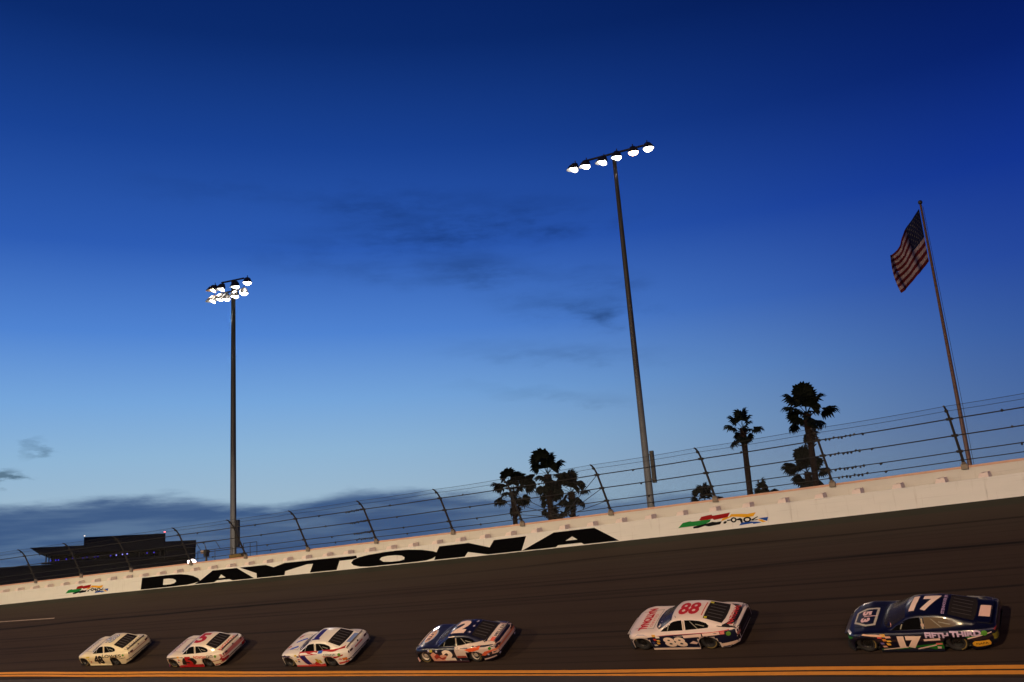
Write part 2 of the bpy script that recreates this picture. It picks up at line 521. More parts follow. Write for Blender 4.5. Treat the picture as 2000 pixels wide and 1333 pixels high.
def wall_shape(name, loops, m_, off=0.005, label=None):
    bm = poly2d(loops, 0.6)
    for v in bm.verts: v.co = WP(v.co.x, v.co.y if v.co.y > .036 else max(v.co.y, .0), off if v.co.y > 0.036 else off + 0.021)
    me = bpy.data.meshes.new(name); bm.to_mesh(me); bm.free()
    o = link(name, me, None, m_); rel(o, barrier)
    if label: o['label'] = label
    return o


LET = {
 'D': [[(60.738, 0.808), (59.749, 0.81), (58.81, 0.814), (57.881, 0.808), (57.113, 0.782), (56.428, 0.698), (55.898, 0.58), (55.446, 0.395), (55.28, 0.247), (55.406, 0.184), (55.816, 0.109), (56.492, 0.05), (57.555, 0.04), (59.255, 0.04), (60.846, 0.04)], [(58.672, 0.579), (58.184, 0.58), (57.798, 0.536), (57.527, 0.442), (57.486, 0.333), (57.676, 0.241), (58.021, 0.196), (58.329, 0.197), (58.716, 0.203)]],
 'A': [[(54.13, 0.79), (52.011, 0.79), (50.50, 0.04), (52.369, 0.04), (52.657, 0.14), (53.744, 0.14), (53.999, 0.04), (55.80, 0.04), (55.25, 0.246)], [(53.382, 0.485), (52.982, 0.269), (53.599, 0.269)]],
 'Y': [[(51.725, 0.785), (49.513, 0.778), (48.861, 0.585), (47.945, 0.772), (46.3, 0.765), (46.2, 0.55), (46.1, 0.55), (47.896, 0.275), (47.959, 0.04), (50.279, 0.04), (50.301, 0.328)]],
 'T': [[(46.5, 0.766), (45.046, 0.760), (42.271, 0.745), (42.224, 0.603), (42.567, 0.551), (43.569, 0.543), (43.806, 0.04), (45.905, 0.04), (45.644, 0.54), (46.49, 0.553)]],
 'O': [[(42.687, 0.355), (42.516, 0.516), (42.084, 0.63), (41.298, 0.713), (40.333, 0.760), (39.385, 0.775), (38.454, 0.75), (37.543, 0.659), (36.769, 0.521), (36.448, 0.413), (36.485, 0.28), (36.82, 0.13), (37.25, 0.06), (37.889, 0.04), (39.118, 0.04), (40.374, 0.04), (41.332, 0.04), (42.041, 0.09), (42.495, 0.2)], [(40.555, 0.382), (40.41, 0.492), (40.027, 0.533), (39.398, 0.524), (38.965, 0.469), (38.754, 0.355), (38.791, 0.238), (39.104, 0.187), (39.729, 0.184), (40.295, 0.229)]],
 'N': [[(36.70, 0.04), (36.514, 0.453), (36.321, 0.745), (34.368, 0.75), (33.019, 0.395), (32.728, 0.745), (30.715, 0.764), (31.06, 0.04), (33.17, 0.04), (34.436, 0.275), (34.665, 0.04)]],
 'A2': [[(29.054, 0.785), (26.721, 0.785), (25.433, 0.04), (27.372, 0.04), (27.52, 0.13), (28.86, 0.13), (29.0, 0.04), (31.05, 0.04), (30.887, 0.098)], [(28.008, 0.49), (27.72, 0.307), (28.411, 0.307)]],
}
for kx, lp in LET.items():
    # the coordinates run leftwards; reverse sign handled by WP
    wall_shape('painted_letter', lp, M_LETTER, 0.006 if kx in 'DAOYTN' else 0.007)


def ring(cx, cy, rx, ry, n=14): return [(cx + rx * math.cos(2 * math.pi * i / n), cy + ry * math.sin(2 * math.pi * i / n)) for i in range(n)]


LOGO = [((150, 20, 20), [[(21.239, 0.562), (21.115, 0.704), (20.613, 0.754), (20.561, 0.693), (19.714, 0.747), (19.857, 0.55), (20.512, 0.497), (20.578, 0.56), (21.078, 0.517)]]),
 ((30, 130, 60), [[(22.312, 0.308), (22.054, 0.523), (21.679, 0.568), (21.591, 0.536), (20.655, 0.541), (20.745, 0.425), (21.103, 0.323), (21.557, 0.329), (22.171, 0.322)]]),
 ((12, 12, 14), [[(21.56, 0.301), (20.795, 0.388), (20.611, 0.424), (20.408, 0.388), (20.155, 0.403), (20.245, 0.274), (20.814, 0.237), (20.988, 0.283), (21.297, 0.217), (21.555, 0.216)]]),
 ((230, 170, 30), [[(19.666, 0.667), (19.18, 0.625), (18.929, 0.59), (18.526, 0.625), (18.662, 0.464), (18.949, 0.441), (19.311, 0.503), (19.652, 0.555), (20.017, 0.443), (20.184, 0.406), (20.095, 0.521), (19.797, 0.557)]]),
 ((25, 75, 170), [[(19.376, 0.126), (19.231, 0.247), (18.775, 0.239), (18.415, 0.186), (18.336, 0.15), (18.706, 0.122), (18.728, 0.165)]]),
 ((25, 75, 170), [[(18.448, 0.352), (18.0, 0.356), (18.065, 0.188), (18.211, 0.244)]]),
 ((230, 170, 30), [[(18.484, 0.302), (18.317, 0.283), (18.11, 0.166), (18.279, 0.157), (18.434, 0.255)]]),
 ((12, 12, 14), [[(20.091, 0.326), (20.01, 0.387), (19.923, 0.377), (19.914, 0.335), (19.996, 0.275), (20.082, 0.284)]]),
 ((12, 12, 14), [[(19.902, 0.43), (19.697, 0.436), (19.703, 0.387), (19.908, 0.381)]]),
 ((12, 12, 14), [ring(19.586, .40, .14, .12), ring(19.586, .40, .07, .06)]),
 ((12, 12, 14), [[(19.468, 0.41), (19.274, 0.458), (19.182, 0.393), (19.174, 0.241), (19.263, 0.223), (19.303, 0.351), (19.445, 0.367)]]),
 ((12, 12, 14), [ring(18.959, .345, .19, .12), ring(18.959, .345, .10, .065)]),
 ((12, 12, 14), [[(18.762, 0.332), (18.464, 0.441), (18.454, 0.412), (18.682, 0.296), (18.482, 0.315), (18.487, 0.275), (18.77, 0.273)]])]
for ks, b0 in ((1.0, 0.0), (4.40 / 4.31, 68.44 - 22.312 * 4.40 / 4.31)):
    for j, (c, lps) in enumerate(LOGO):
        wall_shape('emblem_shape', [[(a * ks + b0, b) for a, b in lp] for lp in lps], mat('wall_%d_%d_%d' % c, lin(c), 0.7, var=0.08, spec=0.15), 0.005 + 0.001 * j)

# ------------------------------------------------------------------ catch fence
PO = [(0, 0), (.515, .915), (1.03, 1.83), (1.16, 1.99), (1.30, 2.13), (1.43, 2.22), (1.56, 2.285), (1.66, 2.30)]


def fence_at(fr):
    h = fr * 2.288
    for (a0, h0), (a1, h1) in zip(PO, PO[1:]):
        if h <= h1 or (a1, h1) == PO[-1]:
            t = (h - h0) / (h1 - h0); return a0 + (a1 - a0) * t, h
    return PO[-1]


def FP(s, fr, side=0.0):
    a, h = fence_at(fr)
    return WP(s, HT + h, -SBK + a + side)


fence = empty('catch_fence', WP(30, HT, -SBK)); bpy.context.view_layer.update()
posts = [72.55, 67.7, 62.61, 56.87, 51.91, 46.65, 41.31, 35.83, 31.32, 26.09, 20.62, 15.25, 10.0]
posts = [posts[0] + 5.2 * i for i in range(12, 0, -1)] + posts + [10.0 - 5.25 * i for i in range(1, 8)]
for s in posts:
    X, out = frame(s)
    o0 = Vector(WP(s, HT, -SBK))
    mb = MB()
    mb.tube([WP(s, HT - .12, -SBK - .06)] + [WP(s, HT + h, -SBK + a) for a, h in PO], [.062, .06, .055, .05, .045, .042, .04, .038, .034], 8)
    p = rel(mb.obj('fence_post', M_POST), fence)
    mb = MB()
    N_ = Vector((0, 0, 1)) * CB - out * SB
    mb.box(WP(s, HT - .03, -SBK + .05), (.26, .12, .22), X, out, Vector((0, 0, 1)))
    mb.box(WP(s, HT + .08, -SBK + .05), (.15, .16, .16), X, out, N_)
    rel(mb.obj('foot_bracket', mat('dull_bracket', (0.22, 0.18, 0.14), 0.6, 0.3, var=0.3)), fence)
    for fr in (.10, .25, .52, .80, .93):
        mb = MB(); w_ = .24 if fr < .9 and fr > .1 else .12
        mb.box(FP(s, fr, .05), (w_, .10, .11), X, out, N_)
        c = mb.obj('clamp', M_POST); rel(c, fence)
for fr, r in ((.10, .020), (.25, .022), (.52, .026), (.80, .026), (.93, .009), (1.0, .009)):
    pts = []
    srt = sorted(posts)
    for a, b in zip(srt, srt[1:]):
        for j in range(4):
            t = j / 4; s = a + (b - a) * t
            p = FP(a, fr, .06).lerp(FP(b, fr, .06), t); p.z -= 0.12 * t * (1 - t) * (1.0 if r < .02 else .5)
            pts.append(p)
    mb = MB(); mb.tube(pts, r, 6); rel(mb.obj('cable', M_CABLE), fence)
clampm = mesh('cable_clamp', [(x * .035, y * .035, z * .05) for x in (-1, 1) for y in (-1, 1) for z in (-1, 1)], [(0, 1, 3, 2), (4, 6, 7, 5), (0, 4, 5, 1), (2, 3, 7, 6), (0, 2, 6, 4), (1, 5, 7, 3)])
clampm.materials.append(M_CABLE)
spots = []
for fr in (.10, .25, .52, .80):
    for j in range(8): spots.append((41.5 + .16 * j + random.uniform(-.03, .03), fr)); spots.append((15.0 - .17 * j - .1 + random.uniform(-.03, .03), fr))
    for a, b in zip(sorted(posts), sorted(posts)[1:]): spots.append((a * .45 + b * .55 + fr * .6, fr))
for s, fr in spots:
    o = bpy.data.objects.new('cable_clamp', clampm); COL.objects.link(o)
    o.parent = fence; o.matrix_parent_inverse = fence.matrix_world.inverted()
    o.location = FP(s, fr, .06) + Vector((0, 0, random.uniform(-.05, .01))); o.rotation_euler = (random.random(), random.random(), random.random())
# diagonal stay cables at the gate bay
for a, fa, b, fb in ((26.09, .80, 28.9, .02), (26.09, .52, 28.9, .02), (26.09, .25, 28.9, .02), (31.32, .70, 28.9, .05), (31.32, .45, 28.9, .03), (31.32, .2, 28.9, .02)):
    mb = MB(); mb.tube([FP(a, fa, .03), FP(b, fb, .03)], .016, 6); rel(mb.obj('stay_cable', M_CABLE), fence)
M = bpy.data.materials.new('chain_link'); M.use_nodes = True; N = NT(M.node_tree)
uvn = N.n('ShaderNodeUVMap', uv_map='track'); a_, b_ = N.sep(uvn.outputs[0])[:2]
d1 = N.math('FRACT', N.math('MULTIPLY', N.math('ADD', a_, b_), 14.0)); d2 = N.math('FRACT', N.math('MULTIPLY', N.math('SUBTRACT', a_, b_), 14.0))
wire = N.math('MAXIMUM', N.math('LESS_THAN', d1, 0.055), N.math('LESS_THAN', d2, 0.055))
mx = N.n('ShaderNodeMixShader'); tr_ = N.n('ShaderNodeBsdfTransparent'); df = N.n('ShaderNodeBsdfDiffuse'); df.inputs[0].default_value = (.12, .12, .12, 1)
N.put(mx.inputs[0], wire); N.t.links.new(tr_.outputs[0], mx.inputs[1]); N.t.links.new(df.outputs[0], mx.inputs[2])
oo = N.n('ShaderNodeOutputMaterial'); N.t.links.new(mx.outputs[0], oo.inputs[0])
M_LINK = M
srt = sorted(posts)
for a, b in zip(srt, srt[1:]):
    o = strip('mesh_panel', frange(a, b, 4), lambda s: [(FP(s, fr, .035), fr * 2.9, 0) for fr in (0, .25, .5, .8, .93, 1.0)], M_LINK); rel(o, fence)
tag(fence, 'tall catch fence of inward-leaning steel posts and cables on the concrete wall', 'fence')


# ------------------------------------------------------------------ light towers
M_LENS = emission('cool_white_lamp_glass', (1.0, 0.93, 0.82), 14.0)
M_LENSW = emission('warm_lamp_glass', (1.0, 0.62, 0.38), 14.0)


def lamp_head(parent, pos, aim, warm=False, r=.45):
    """bowl floodlight with visor; pos local to parent"""
    aim = Vector(aim).normalized(); pos = Vector(pos)
    mb = MB()
    mb.lathe([(-.66, .02), (-.64, .16), (-.50, .22), (-.42, .34), (-.25, r * .88), (-.05, r), (.0, r + .02)], pos, aim, 18)
    # visor: half tube over the upper part of the mouth
    side = aim.cross(Vector((0, 0, 1))).normalized(); upv = side.cross(aim)
    vs = []; fs = []
    n = 10
    for i in range(n + 1):
        t = math.pi * (-0.02 + 1.04 * i / n)
        d = side * math.cos(t) * (r + .02) + upv * math.sin(t) * (r + .02)
        vs += [pos + d, pos + d + aim * (.12 + .42 * max(0, math.sin(t)))]
    for i in range(n): fs.append((2 * i, 2 * i + 1, 2 * i + 3, 2 * i + 2))
    mb.add(vs, fs)
    h = mb.obj('lamp_head', M_LAMPBODY, parent, True)
    mb = MB(); mb.lathe([(.10, .001), (.09, r * .5), (.04, r * .85), (-.01, r * .99)], pos, aim, 18)
    g = mb.obj('lens', M_LENSW if warm else M_LENS, h, True)
    mb = MB(); mb.tube([pos - aim * .45 + Vector((0, 0, .0)), pos - aim * .45 + Vector((0, 0, .45))], .045, 6)
    mb.obj('mounting_arm', M_LAMPBODY, h)


def light_tower(base, height, arm_deg, lamps, rows, label, group, r0=.31, r1=.17, cabinet=None, name='light_tower'):
    t = empty(name, base)
    tag(t, label, 'light tower', group)
    mb = MB(); mb.tube([(0, 0, -.1), (0, 0, height * .5), (0, 0, height)], [r0, (r0 + r1) / 2, r1], 16)
    mb.obj('pole', M_POLE, t, True)
    mb = MB(); mb.tube([(0, 0, 0), (0, 0, .1)], [r0 * 2.2, r0 * 2.2], 12); mb.obj('base_flange', M_CONC if False else M_POLE, t)
    a = R_(arm_deg); d = Vector((math.cos(a), math.sin(a), 0)); nrm = Vector((math.sin(a), -math.cos(a), 0))
    if nrm.dot(Vector((-base[0], -base[1], 0))) < 0: nrm = -nrm
    for z, l0, l1 in rows:
        mb = MB(); mb.box(d * ((l0 + l1) / 2) + Vector((0, 0, height + z)), (l1 - l0, .14, .14), d, nrm)
        mb.obj('cross_arm', M_LAMPBODY, t)
    for (tt, dz, ax, warm) in lamps:
        p = d * tt + Vector((0, 0, height + dz)) + nrm * .32
        aim = nrm * .75 + d * ax * .8 + Vector((0, 0, -1.35))
        lamp_head(t, p, aim, warm)
        ld = bpy.data.lights.new('mast_lamp', 'SPOT'); ld.energy = 500; ld.color = (1, .90, .78) if not warm else (1, .7, .5)
        ld.spot_size = R_(150); ld.spot_blend = 1; ld.shadow_soft_size = .2
        lo = bpy.data.objects.new('mast_lamp', ld); COL.objects.link(lo); lo.parent = t
        lo.location = p + aim.normalized() * .34; lo.rotation_euler = aim.to_track_quat('-Z', 'Y').to_euler()
    ld = bpy.data.lights.new('pole_top_fill', 'SPOT'); ld.energy = 75000; ld.color = (1, .94, .84); ld.spot_size = R_(34); ld.spot_blend = .6; ld.shadow_soft_size = .15  # added spot with no fixture of its own, brightens the upper pole
    lo = bpy.data.objects.new('pole_top_fill', ld); COL.objects.link(lo); lo.parent = t
    lo.location = nrm * .62 - d * .1 + Vector((0, 0, height - (1.25 if len(rows) == 1 else 2.75))); lo.rotation_euler = (Vector((0, 0, -1)) - nrm * .16).to_track_quat('-Z', 'Y').to_euler()
    if cabinet:
        z0, z1, side = cabinet
        mb = MB(); mb.box(d * (side * (r0 + .19)) + Vector((0, 0, (z0 + z1) / 2)), (.30, .32, z1 - z0), d, nrm)
        mb.obj('ballast_cabinet', M_LAMPBODY, t)
        for z in (z0 + .3, z1 - .3):
            mb = MB(); mb.box(d * (side * (r0 * .8)) + Vector((0, 0, z)), (.3, .1, .08), d, nrm); mb.obj('cabinet_bracket', M_LAMPBODY, t)
    return t


light_tower((-40.70, 66.54, -.75), 40.32, 14, [(-3.81, -.60, -.75, False), (-2.66, -.60, -.45, False), (-1.04, -.66, -.8, False), (.34, -.52, -.05, False), (1.92, -.48, .35, True), (3.3, -.48, .55, False)],
            [(0, -2.96, 3.12)], 'tall floodlight mast with one long row of six lamps, right of the picture centre', 'floodlight masts outside the turn', .34, .17, (11.0, 13.6, 1))
light_tower((-83.0, 55.78, -.75), 37.32, 19, [(-2.46, -.70, -1.0, True), (-1.39, -.76, -.6, False), (.46, -.80, .05, False), (2.03, -.64, .6, False), (-2.52, -1.90, -.9, False), (-1.59, -1.86, -.6, False), (-.73, -1.98, -.1, False), (.39, -1.86, .0, False), (1.57, -1.72, .5, False)],
            [(0, -1.53, 1.38), (-1.2, -1.7, 1.4)], 'floodlight mast on the left with a compact double row of nine lamps', 'floodlight masts outside the turn', .36, .22, (9.2, 11.9, 1))

# infield masts that light the banking, standing behind the camera
INF = [((-62, -6, -.75), 24.0, (-58, 28, 1), 72000, (1.0, .74, .38)), ((-14, -30, -.75), 26.0, (-28, 34, 2), 185000, (1.0, .72, .40)), ((24, -8, -.75), 22.0, (-6, 36, 4), 34000, (1.0, .64, .44))]
for i, (b_, h_, aim_, pw, c_) in enumerate(INF):
    t = empty('infield_light_mast', b_)
    tag(t, ['infield floodlight mast lighting the far left cars', 'infield floodlight mast behind the photographer', 'infield floodlight mast right of the photographer'][i], 'light tower', 'infield floodlight masts')
    mb = MB(); mb.tube([(0, 0, -.1), (0, 0, h_)], [.3, .18], 12); mb.obj('pole', M_POLE, t, True)
    mb = MB(); mb.box((0, 0, h_), (4.0, .15, .15)); mb.obj('cross_arm', M_LAMPBODY, t)
    d = (Vector(aim_) - Vector(b_) - Vector((0, 0, h_)))
    ld = bpy.data.lights.new('floodlight', 'SPOT'); ld.energy = pw; ld.color = c_; ld.spot_size = R_(112); ld.spot_blend = .8; ld.shadow_soft_size = .45
    lo = bpy.data.objects.new('floodlight', ld); COL.objects.link(lo); lo.parent = t
    lo.location = (0, 0, h_ - .6); lo.rotation_euler = d.to_track_quat('-Z', 'Y').to_euler()
    dh = Vector((d.x, d.y, 0)).normalized(); sdv = Vector((-dh.y, dh.x, 0))
    mb = MB(); mb.box(dh * .8 + Vector((0, 0, h_ + .02)), (3.0, 6.0, .04), dh, sdv); mb.obj('light_shield', M_LAMPBODY, t)  # added plate out of view, cuts off the floodlight's upward spill
    for x in (-1.6, 1.6):
        lamp_head(t, (x, 0, h_ - .9), d)

# ------------------------------------------------------------------ flagpole and flag
fp = empty('flagpole', (-14.25, 58.28, -.75))
tag(fp, 'tall pinkish flagpole at the right with the striped flag at its top', 'flagpole')
mb = MB(); mb.tube([(0, 0, 0), (0, 0, 9), (0, 0, 24.75)], [.155, .13, .065], 12)
mb.obj('pole', mat('flagpole_paint', (0.17, 0.095, 0.075), 0.5, 0.2, var=0.15), fp, True)
mb = MB(); mb.lathe([(-.14, .01), (-.1, .1), (0, .14), (.1, .1), (.14, .01)], (0, 0, 24.9), (0, 0, 1), 12)
mb.obj('finial', M_LAMPBODY, fp, True)
mb = MB(); mb.tube([(.20, .0, 1), (.22, 0, 12), (.12, 0, 24.6)], .012, 4); mb.obj('halyard', M_CABLE, fp)
bpy.context.view_layer.update()
# flag hanging to the left of the pole, drooping; local axes: a = along fly, b = down hoist
FX = -RT.copy(); FX.z = 0; FX.normalize(); FD = Vector((0, 0, -1)); FN = FX.cross(FD)
fl = empty('flag', Vector((-14.25, 58.28, 23.75)))
tag(fl, 'large American flag hanging limp from the top of the flagpole', 'flag')
HO, FLY = 3.55, 5.6


def knots(tab, a):
    for (a0, o0, d0), (a1, o1, d1) in zip(tab, tab[1:]):
        if a <= a1 or (a1, o1, d1) == tab[-1]:
            t = (a - a0) / (a1 - a0); return o0 + (o1 - o0) * t, d0 + (d1 - d0) * t


F_TOP = [(0, .14, 0), (.34, .95, .95), (.50, 1.36, 1.52), (.80, 1.95, 2.5), (1, 2.45, 3.0)]
F_BOT = [(0, .14, 3.4), (.28, .55, 3.85), (.5, 1.08, 4.3), (.75, 1.62, 4.95), (1, 2.25, 5.25)]


def flag_pt(a, b):  # a 0..1 fly, b 0..1 down the hoist
    o0, d0 = knots(F_TOP, a); o1, d1 = knots(F_BOT, a)
    o = o0 + (o1 - o0) * b + .05 * math.sin(a * 13 + b * 3) * min(1, a * 3) + .16 * a * math.sin(b * 3.1) * (1 if a > .8 else .3)
    d = d0 + (d1 - d0) * b + .10 * a * math.sin(a * 11 + b * 4)
    fold = (.12 + .26 * a) * math.sin(a * 12.5 + b * 2.2) * min(1, a * 4) + .16 * math.sin(a * 26 + 1.0 + b * 3) * a
    return FX * o + FD * d + FN * fold


def flag_part(name, a0, a1, b0, b1, m_, off=0.0, na=28, nb=3, double=True):
    mb = MB(); vs = []; fs = []
    for i in range(na + 1):
        for j in range(nb + 1):
            vs.append(flag_pt(a0 + (a1 - a0) * i / na, b0 + (b1 - b0) * j / nb) + FN * off)
    for i in range(na):
        for j in range(nb):
            k0 = i * (nb + 1) + j; fs.append((k0, k0 + 1, k0 + nb + 2, k0 + nb + 1))
    mb.add(vs, fs); return mb.obj(name, m_, fl, True)


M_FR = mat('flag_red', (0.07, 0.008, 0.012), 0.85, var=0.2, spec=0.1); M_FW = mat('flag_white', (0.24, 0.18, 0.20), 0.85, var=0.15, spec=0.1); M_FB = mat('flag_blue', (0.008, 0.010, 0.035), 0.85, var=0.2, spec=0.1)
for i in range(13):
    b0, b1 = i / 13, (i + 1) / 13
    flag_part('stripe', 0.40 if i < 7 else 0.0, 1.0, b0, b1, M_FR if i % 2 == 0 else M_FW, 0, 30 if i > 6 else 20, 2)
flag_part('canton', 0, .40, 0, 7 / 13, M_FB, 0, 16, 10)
mb = MB()
for r_ in range(9):
    for c_ in range(6 if r_ % 2 == 0 else 5):
        a = .40 * (c_ * 2 + (1 if r_ % 2 == 0 else 2)) / 12; b = 7 / 13 * (r_ + 1) / 10
        vs = []
        for k in range(10):
            rr = .085 if k % 2 == 0 else .035; t = math.pi / 2 + k * math.pi / 5
            vs.append((a + rr * math.cos(t) / FLY, b - rr * math.sin(t) / HO))
        for sd in (-.01, .01):
            mb.add([flag_pt(x, y) + FN * sd for x, y in vs] + [flag_pt(a, b) + FN * sd], [(k, (k + 1) % 10, 10) for k in range(10)])
mb.obj('stars', mat('star_white', (0.05, 0.045, 0.06), 0.85), fl)

# ------------------------------------------------------------------ palms


def frond_mesh(seed):
    rnd = random.Random(seed); mb = MB()
    # petiole along +x then a fan of pleated blades
    pl = (1.15, .65, 1.3, 1.05)[seed % 4]
    mb.tube([(0, 0, 0), (pl * .5, 0, .06), (pl, 0, .02)], [.03, .022, .018], 4, False)
    nb = 17
    for i in range(nb):
        t = (i / (nb - 1) - .5) * R_(210)
        L = (.95 - .2 * abs(t) / R_(115)) * rnd.uniform(.88, 1.08)
        w = .105
        d = Vector((math.cos(t), math.sin(t), 0)); sd = Vector((-math.sin(t), math.cos(t), 0))
        b0 = Vector((pl, 0, .02)); z1 = rnd.uniform(-.03, .06); dr = rnd.uniform(.18, .50)
        a = b0 + d * L * .42 + Vector((0, 0, z1)); c = b0 + d * L * .76 + Vector((0, 0, z1 - .06)); e = b0 + d * L * .95 + Vector((0, 0, z1 - dr))
        mb.add([b0, a + sd * w, a - sd * w, c + sd * w * .95, c - sd * w * .95, e, a + Vector((0, 0, .045)), c + Vector((0, 0, .03))],
               [(0, 1, 6), (0, 6, 2), (1, 3, 7, 6), (6, 7, 4, 2), (3, 5, 7), (7, 5, 4)])
    me = mesh('frond', mb.v, mb.f); me.materials.append(M_PALM); return me


FR = [frond_mesh(i) for i in range(4)]


def palm(base, height, rad, label, group, nf=30, seed=1, trunk=.17, lean=(0, 0), skirt=.5, partial=None):
    rnd = random.Random(seed)
    t = empty('palm_tree', base); tag(t, label, 'palm tree', group)
    top = Vector((lean[0], lean[1], height))
    mb = MB(); pts = []; rr = []
    for i in range(13):
        k_ = i / 12; pts.append(Vector((lean[0] * k_ ** 1.5, lean[1] * k_ ** 1.5, height * k_)))
        rr.append(trunk * (1.25 - .3 * k_) * (1 + .05 * (i % 2)) * (1.0 + (skirt * .45 if k_ > .86 else 0)))
    mb.tube(pts, rr, 10); mb.obj('trunk', M_TRUNK, t)
    # old leaf boots near the top
    mb = MB()
    for i in range(46):
        z = height - .15 - rnd.random() * (1.0 + skirt * 2.2); a = rnd.random() * 6.28; r0 = trunk * 1.25
        c = Vector((lean[0], lean[1], 0)); d = Vector((math.cos(a), math.sin(a), 0))
        p0 = c + d * r0 * .8 + Vector((0, 0, z)); p1 = c + d * (r0 + .26 * rnd.random() + .1) + Vector((0, 0, z + .18))
        mb.tube([p0, p1], [.06, .02], 4)
    b_ = mb.obj('leaf_boots', M_TRUNK, t); b_['kind'] = 'stuff'
    sc = rad / 2.2
    for i in range(nf):
        o = bpy.data.objects.new('frond', FR[i % 4]); COL.objects.link(o); o.parent = t
        k_ = i / (nf - 1)
        tilt = R_(82 - 140 * k_ + rnd.uniform(-18, 18))
        o.location = top + Vector((0, 0, .15 - .55 * k_))
        s_ = sc * rnd.uniform(.86, 1.16) * (0.92 if k_ > .8 else 1)
        o.scale = (s_, s_, s_)
        o.rotation_euler = (rnd.uniform(-.8, .8), -tilt, i * 2.39996 + rnd.uniform(-.25, .25))
    return t


PG = 'palm trees standing outside the banking'
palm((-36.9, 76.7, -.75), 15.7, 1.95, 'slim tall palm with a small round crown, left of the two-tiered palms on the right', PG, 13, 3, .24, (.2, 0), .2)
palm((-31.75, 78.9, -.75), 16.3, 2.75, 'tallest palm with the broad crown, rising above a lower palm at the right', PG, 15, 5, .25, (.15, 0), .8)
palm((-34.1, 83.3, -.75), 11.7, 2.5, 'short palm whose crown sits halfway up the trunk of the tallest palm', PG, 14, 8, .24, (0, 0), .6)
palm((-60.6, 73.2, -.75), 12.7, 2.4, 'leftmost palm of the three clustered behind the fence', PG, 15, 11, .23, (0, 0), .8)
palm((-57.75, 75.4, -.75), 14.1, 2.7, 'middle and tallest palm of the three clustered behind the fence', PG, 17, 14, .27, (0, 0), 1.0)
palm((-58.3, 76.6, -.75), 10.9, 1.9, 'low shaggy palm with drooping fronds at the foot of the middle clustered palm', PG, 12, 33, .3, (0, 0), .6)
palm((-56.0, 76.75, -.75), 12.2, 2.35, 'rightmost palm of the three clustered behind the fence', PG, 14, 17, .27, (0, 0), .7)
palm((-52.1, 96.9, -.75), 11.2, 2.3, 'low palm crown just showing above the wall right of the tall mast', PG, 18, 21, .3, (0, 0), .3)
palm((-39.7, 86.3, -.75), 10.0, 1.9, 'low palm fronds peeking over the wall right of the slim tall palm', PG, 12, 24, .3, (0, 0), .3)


def oak(base, height, rad, label, seed):
    rnd = random.Random(seed); t = empty('oak_tree', base); tag(t, label, 'tree', 'dark round trees beyond the wall')
    mb = MB(); mb.tube([(0, 0, 0), (.1, 0, height * .4), (0, .1, height * .7)], [.35, .28, .12], 8)
    for i in range(6):
        a = i * 1.05; mb.tube([(0, 0, height * (.35 + .04 * i)), (math.cos(a) * rad * .6, math.sin(a) * rad * .6, height * (.6 + .03 * i))], [.14, .04], 5)
    mb.obj('trunk', M_TRUNK, t)
    mb = MB()
    cl = [(Vector((rnd.uniform(-1, 1) * rad * .75, rnd.uniform(-1, 1) * rad * .75, height * .62 + rnd.uniform(-1, 1) * rad * .36)), rad * rnd.uniform(.22, .42)) for _ in range(16)]
    for c, r in cl:
        for _ in range(190):
            d = Vector((rnd.gauss(0, 1), rnd.gauss(0, 1), rnd.gauss(0, 1))).normalized() * r * rnd.random() ** .4
            p = c + d; a = Vector((rnd.gauss(0, 1), rnd.gauss(0, 1), rnd.gauss(0, 1))).normalized() * .16; b = a.cross(Vector((rnd.gauss(0, 1), rnd.gauss(0, 1), rnd.gauss(0, 1)))).normalized() * .12
            mb.add([p - a, p + b, p + a, p - b], [(0, 1, 2, 3)])
    o = mb.obj('crown', M_OAK, t); o['kind'] = 'stuff'


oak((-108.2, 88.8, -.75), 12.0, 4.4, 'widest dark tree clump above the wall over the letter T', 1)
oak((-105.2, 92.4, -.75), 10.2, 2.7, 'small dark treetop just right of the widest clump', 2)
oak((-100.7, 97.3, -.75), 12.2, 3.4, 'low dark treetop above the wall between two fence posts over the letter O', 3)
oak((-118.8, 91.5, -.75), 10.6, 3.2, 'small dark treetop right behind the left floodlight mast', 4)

# ------------------------------------------------------------------ grandstand building at the far left
bx = Vector((.465, .885, 0)).normalized(); by = Vector((-.885, .465, 0)).normalized()
bm4 = Matrix((bx, by, Vector((0, 0, 1)))).transposed().to_4x4(); bm4.translation = Vector((-238.48, 103.57, -.75))
gb = empty('grandstand_suites', mtx=bm4)
tag(gb, 'dark flat-roofed suite building with a row of small blue lights at the far left', 'building')


def bbox_(name, t0, t1, y0, y1, z0, z1, m_, par=gb):
    mb = MB(); mb.box(((t0 + t1) / 2, (y0 + y1) / 2, (z0 + z1) / 2), (t1 - t0, y1 - y0, z1 - z0)); return mb.obj(name, m_, par)


bbox_('seating_block', -60, 37.9, 0.3, 30, 0, 15.1, M_BLD)
mb = MB()  # roof with tapering overhang
sec = [(0, 19.15), (37.9, 19.0), (37.9, 17.2), (4.8, 17.2), (2.4, 17.9)]
mb.add([(x, y, z) for y in (-3, 26) for x, z in sec], [(0, 1, 2, 3, 4), (9, 8, 7, 6, 5)] + [(i, (i + 1) % 5 + 0, (i + 1) % 5 + 5, i + 5) for i in range(5)])
mb.obj('roof', M_BLD2, gb)
bbox_('upper_box', 11.8, 30.5, -3.5, 24, 17.3, 21.0, M_BLD)
bbox_('stair_block', 30.5, 37.9, -1.5, 24, 14.8, 18.9, M_BLD)
bbox_('suite_wall', 4.3, 37.0, 3.0, 24, 15.0, 17.3, M_BGLASS)
for t_ in (3.55, 4.2, 9.5, 14.5, 19.5, 24.5, 29.5): bbox_('column', t_ - .14, t_ + .14, -1.6, -1.3, 15.05, 17.4, M_BLD2)
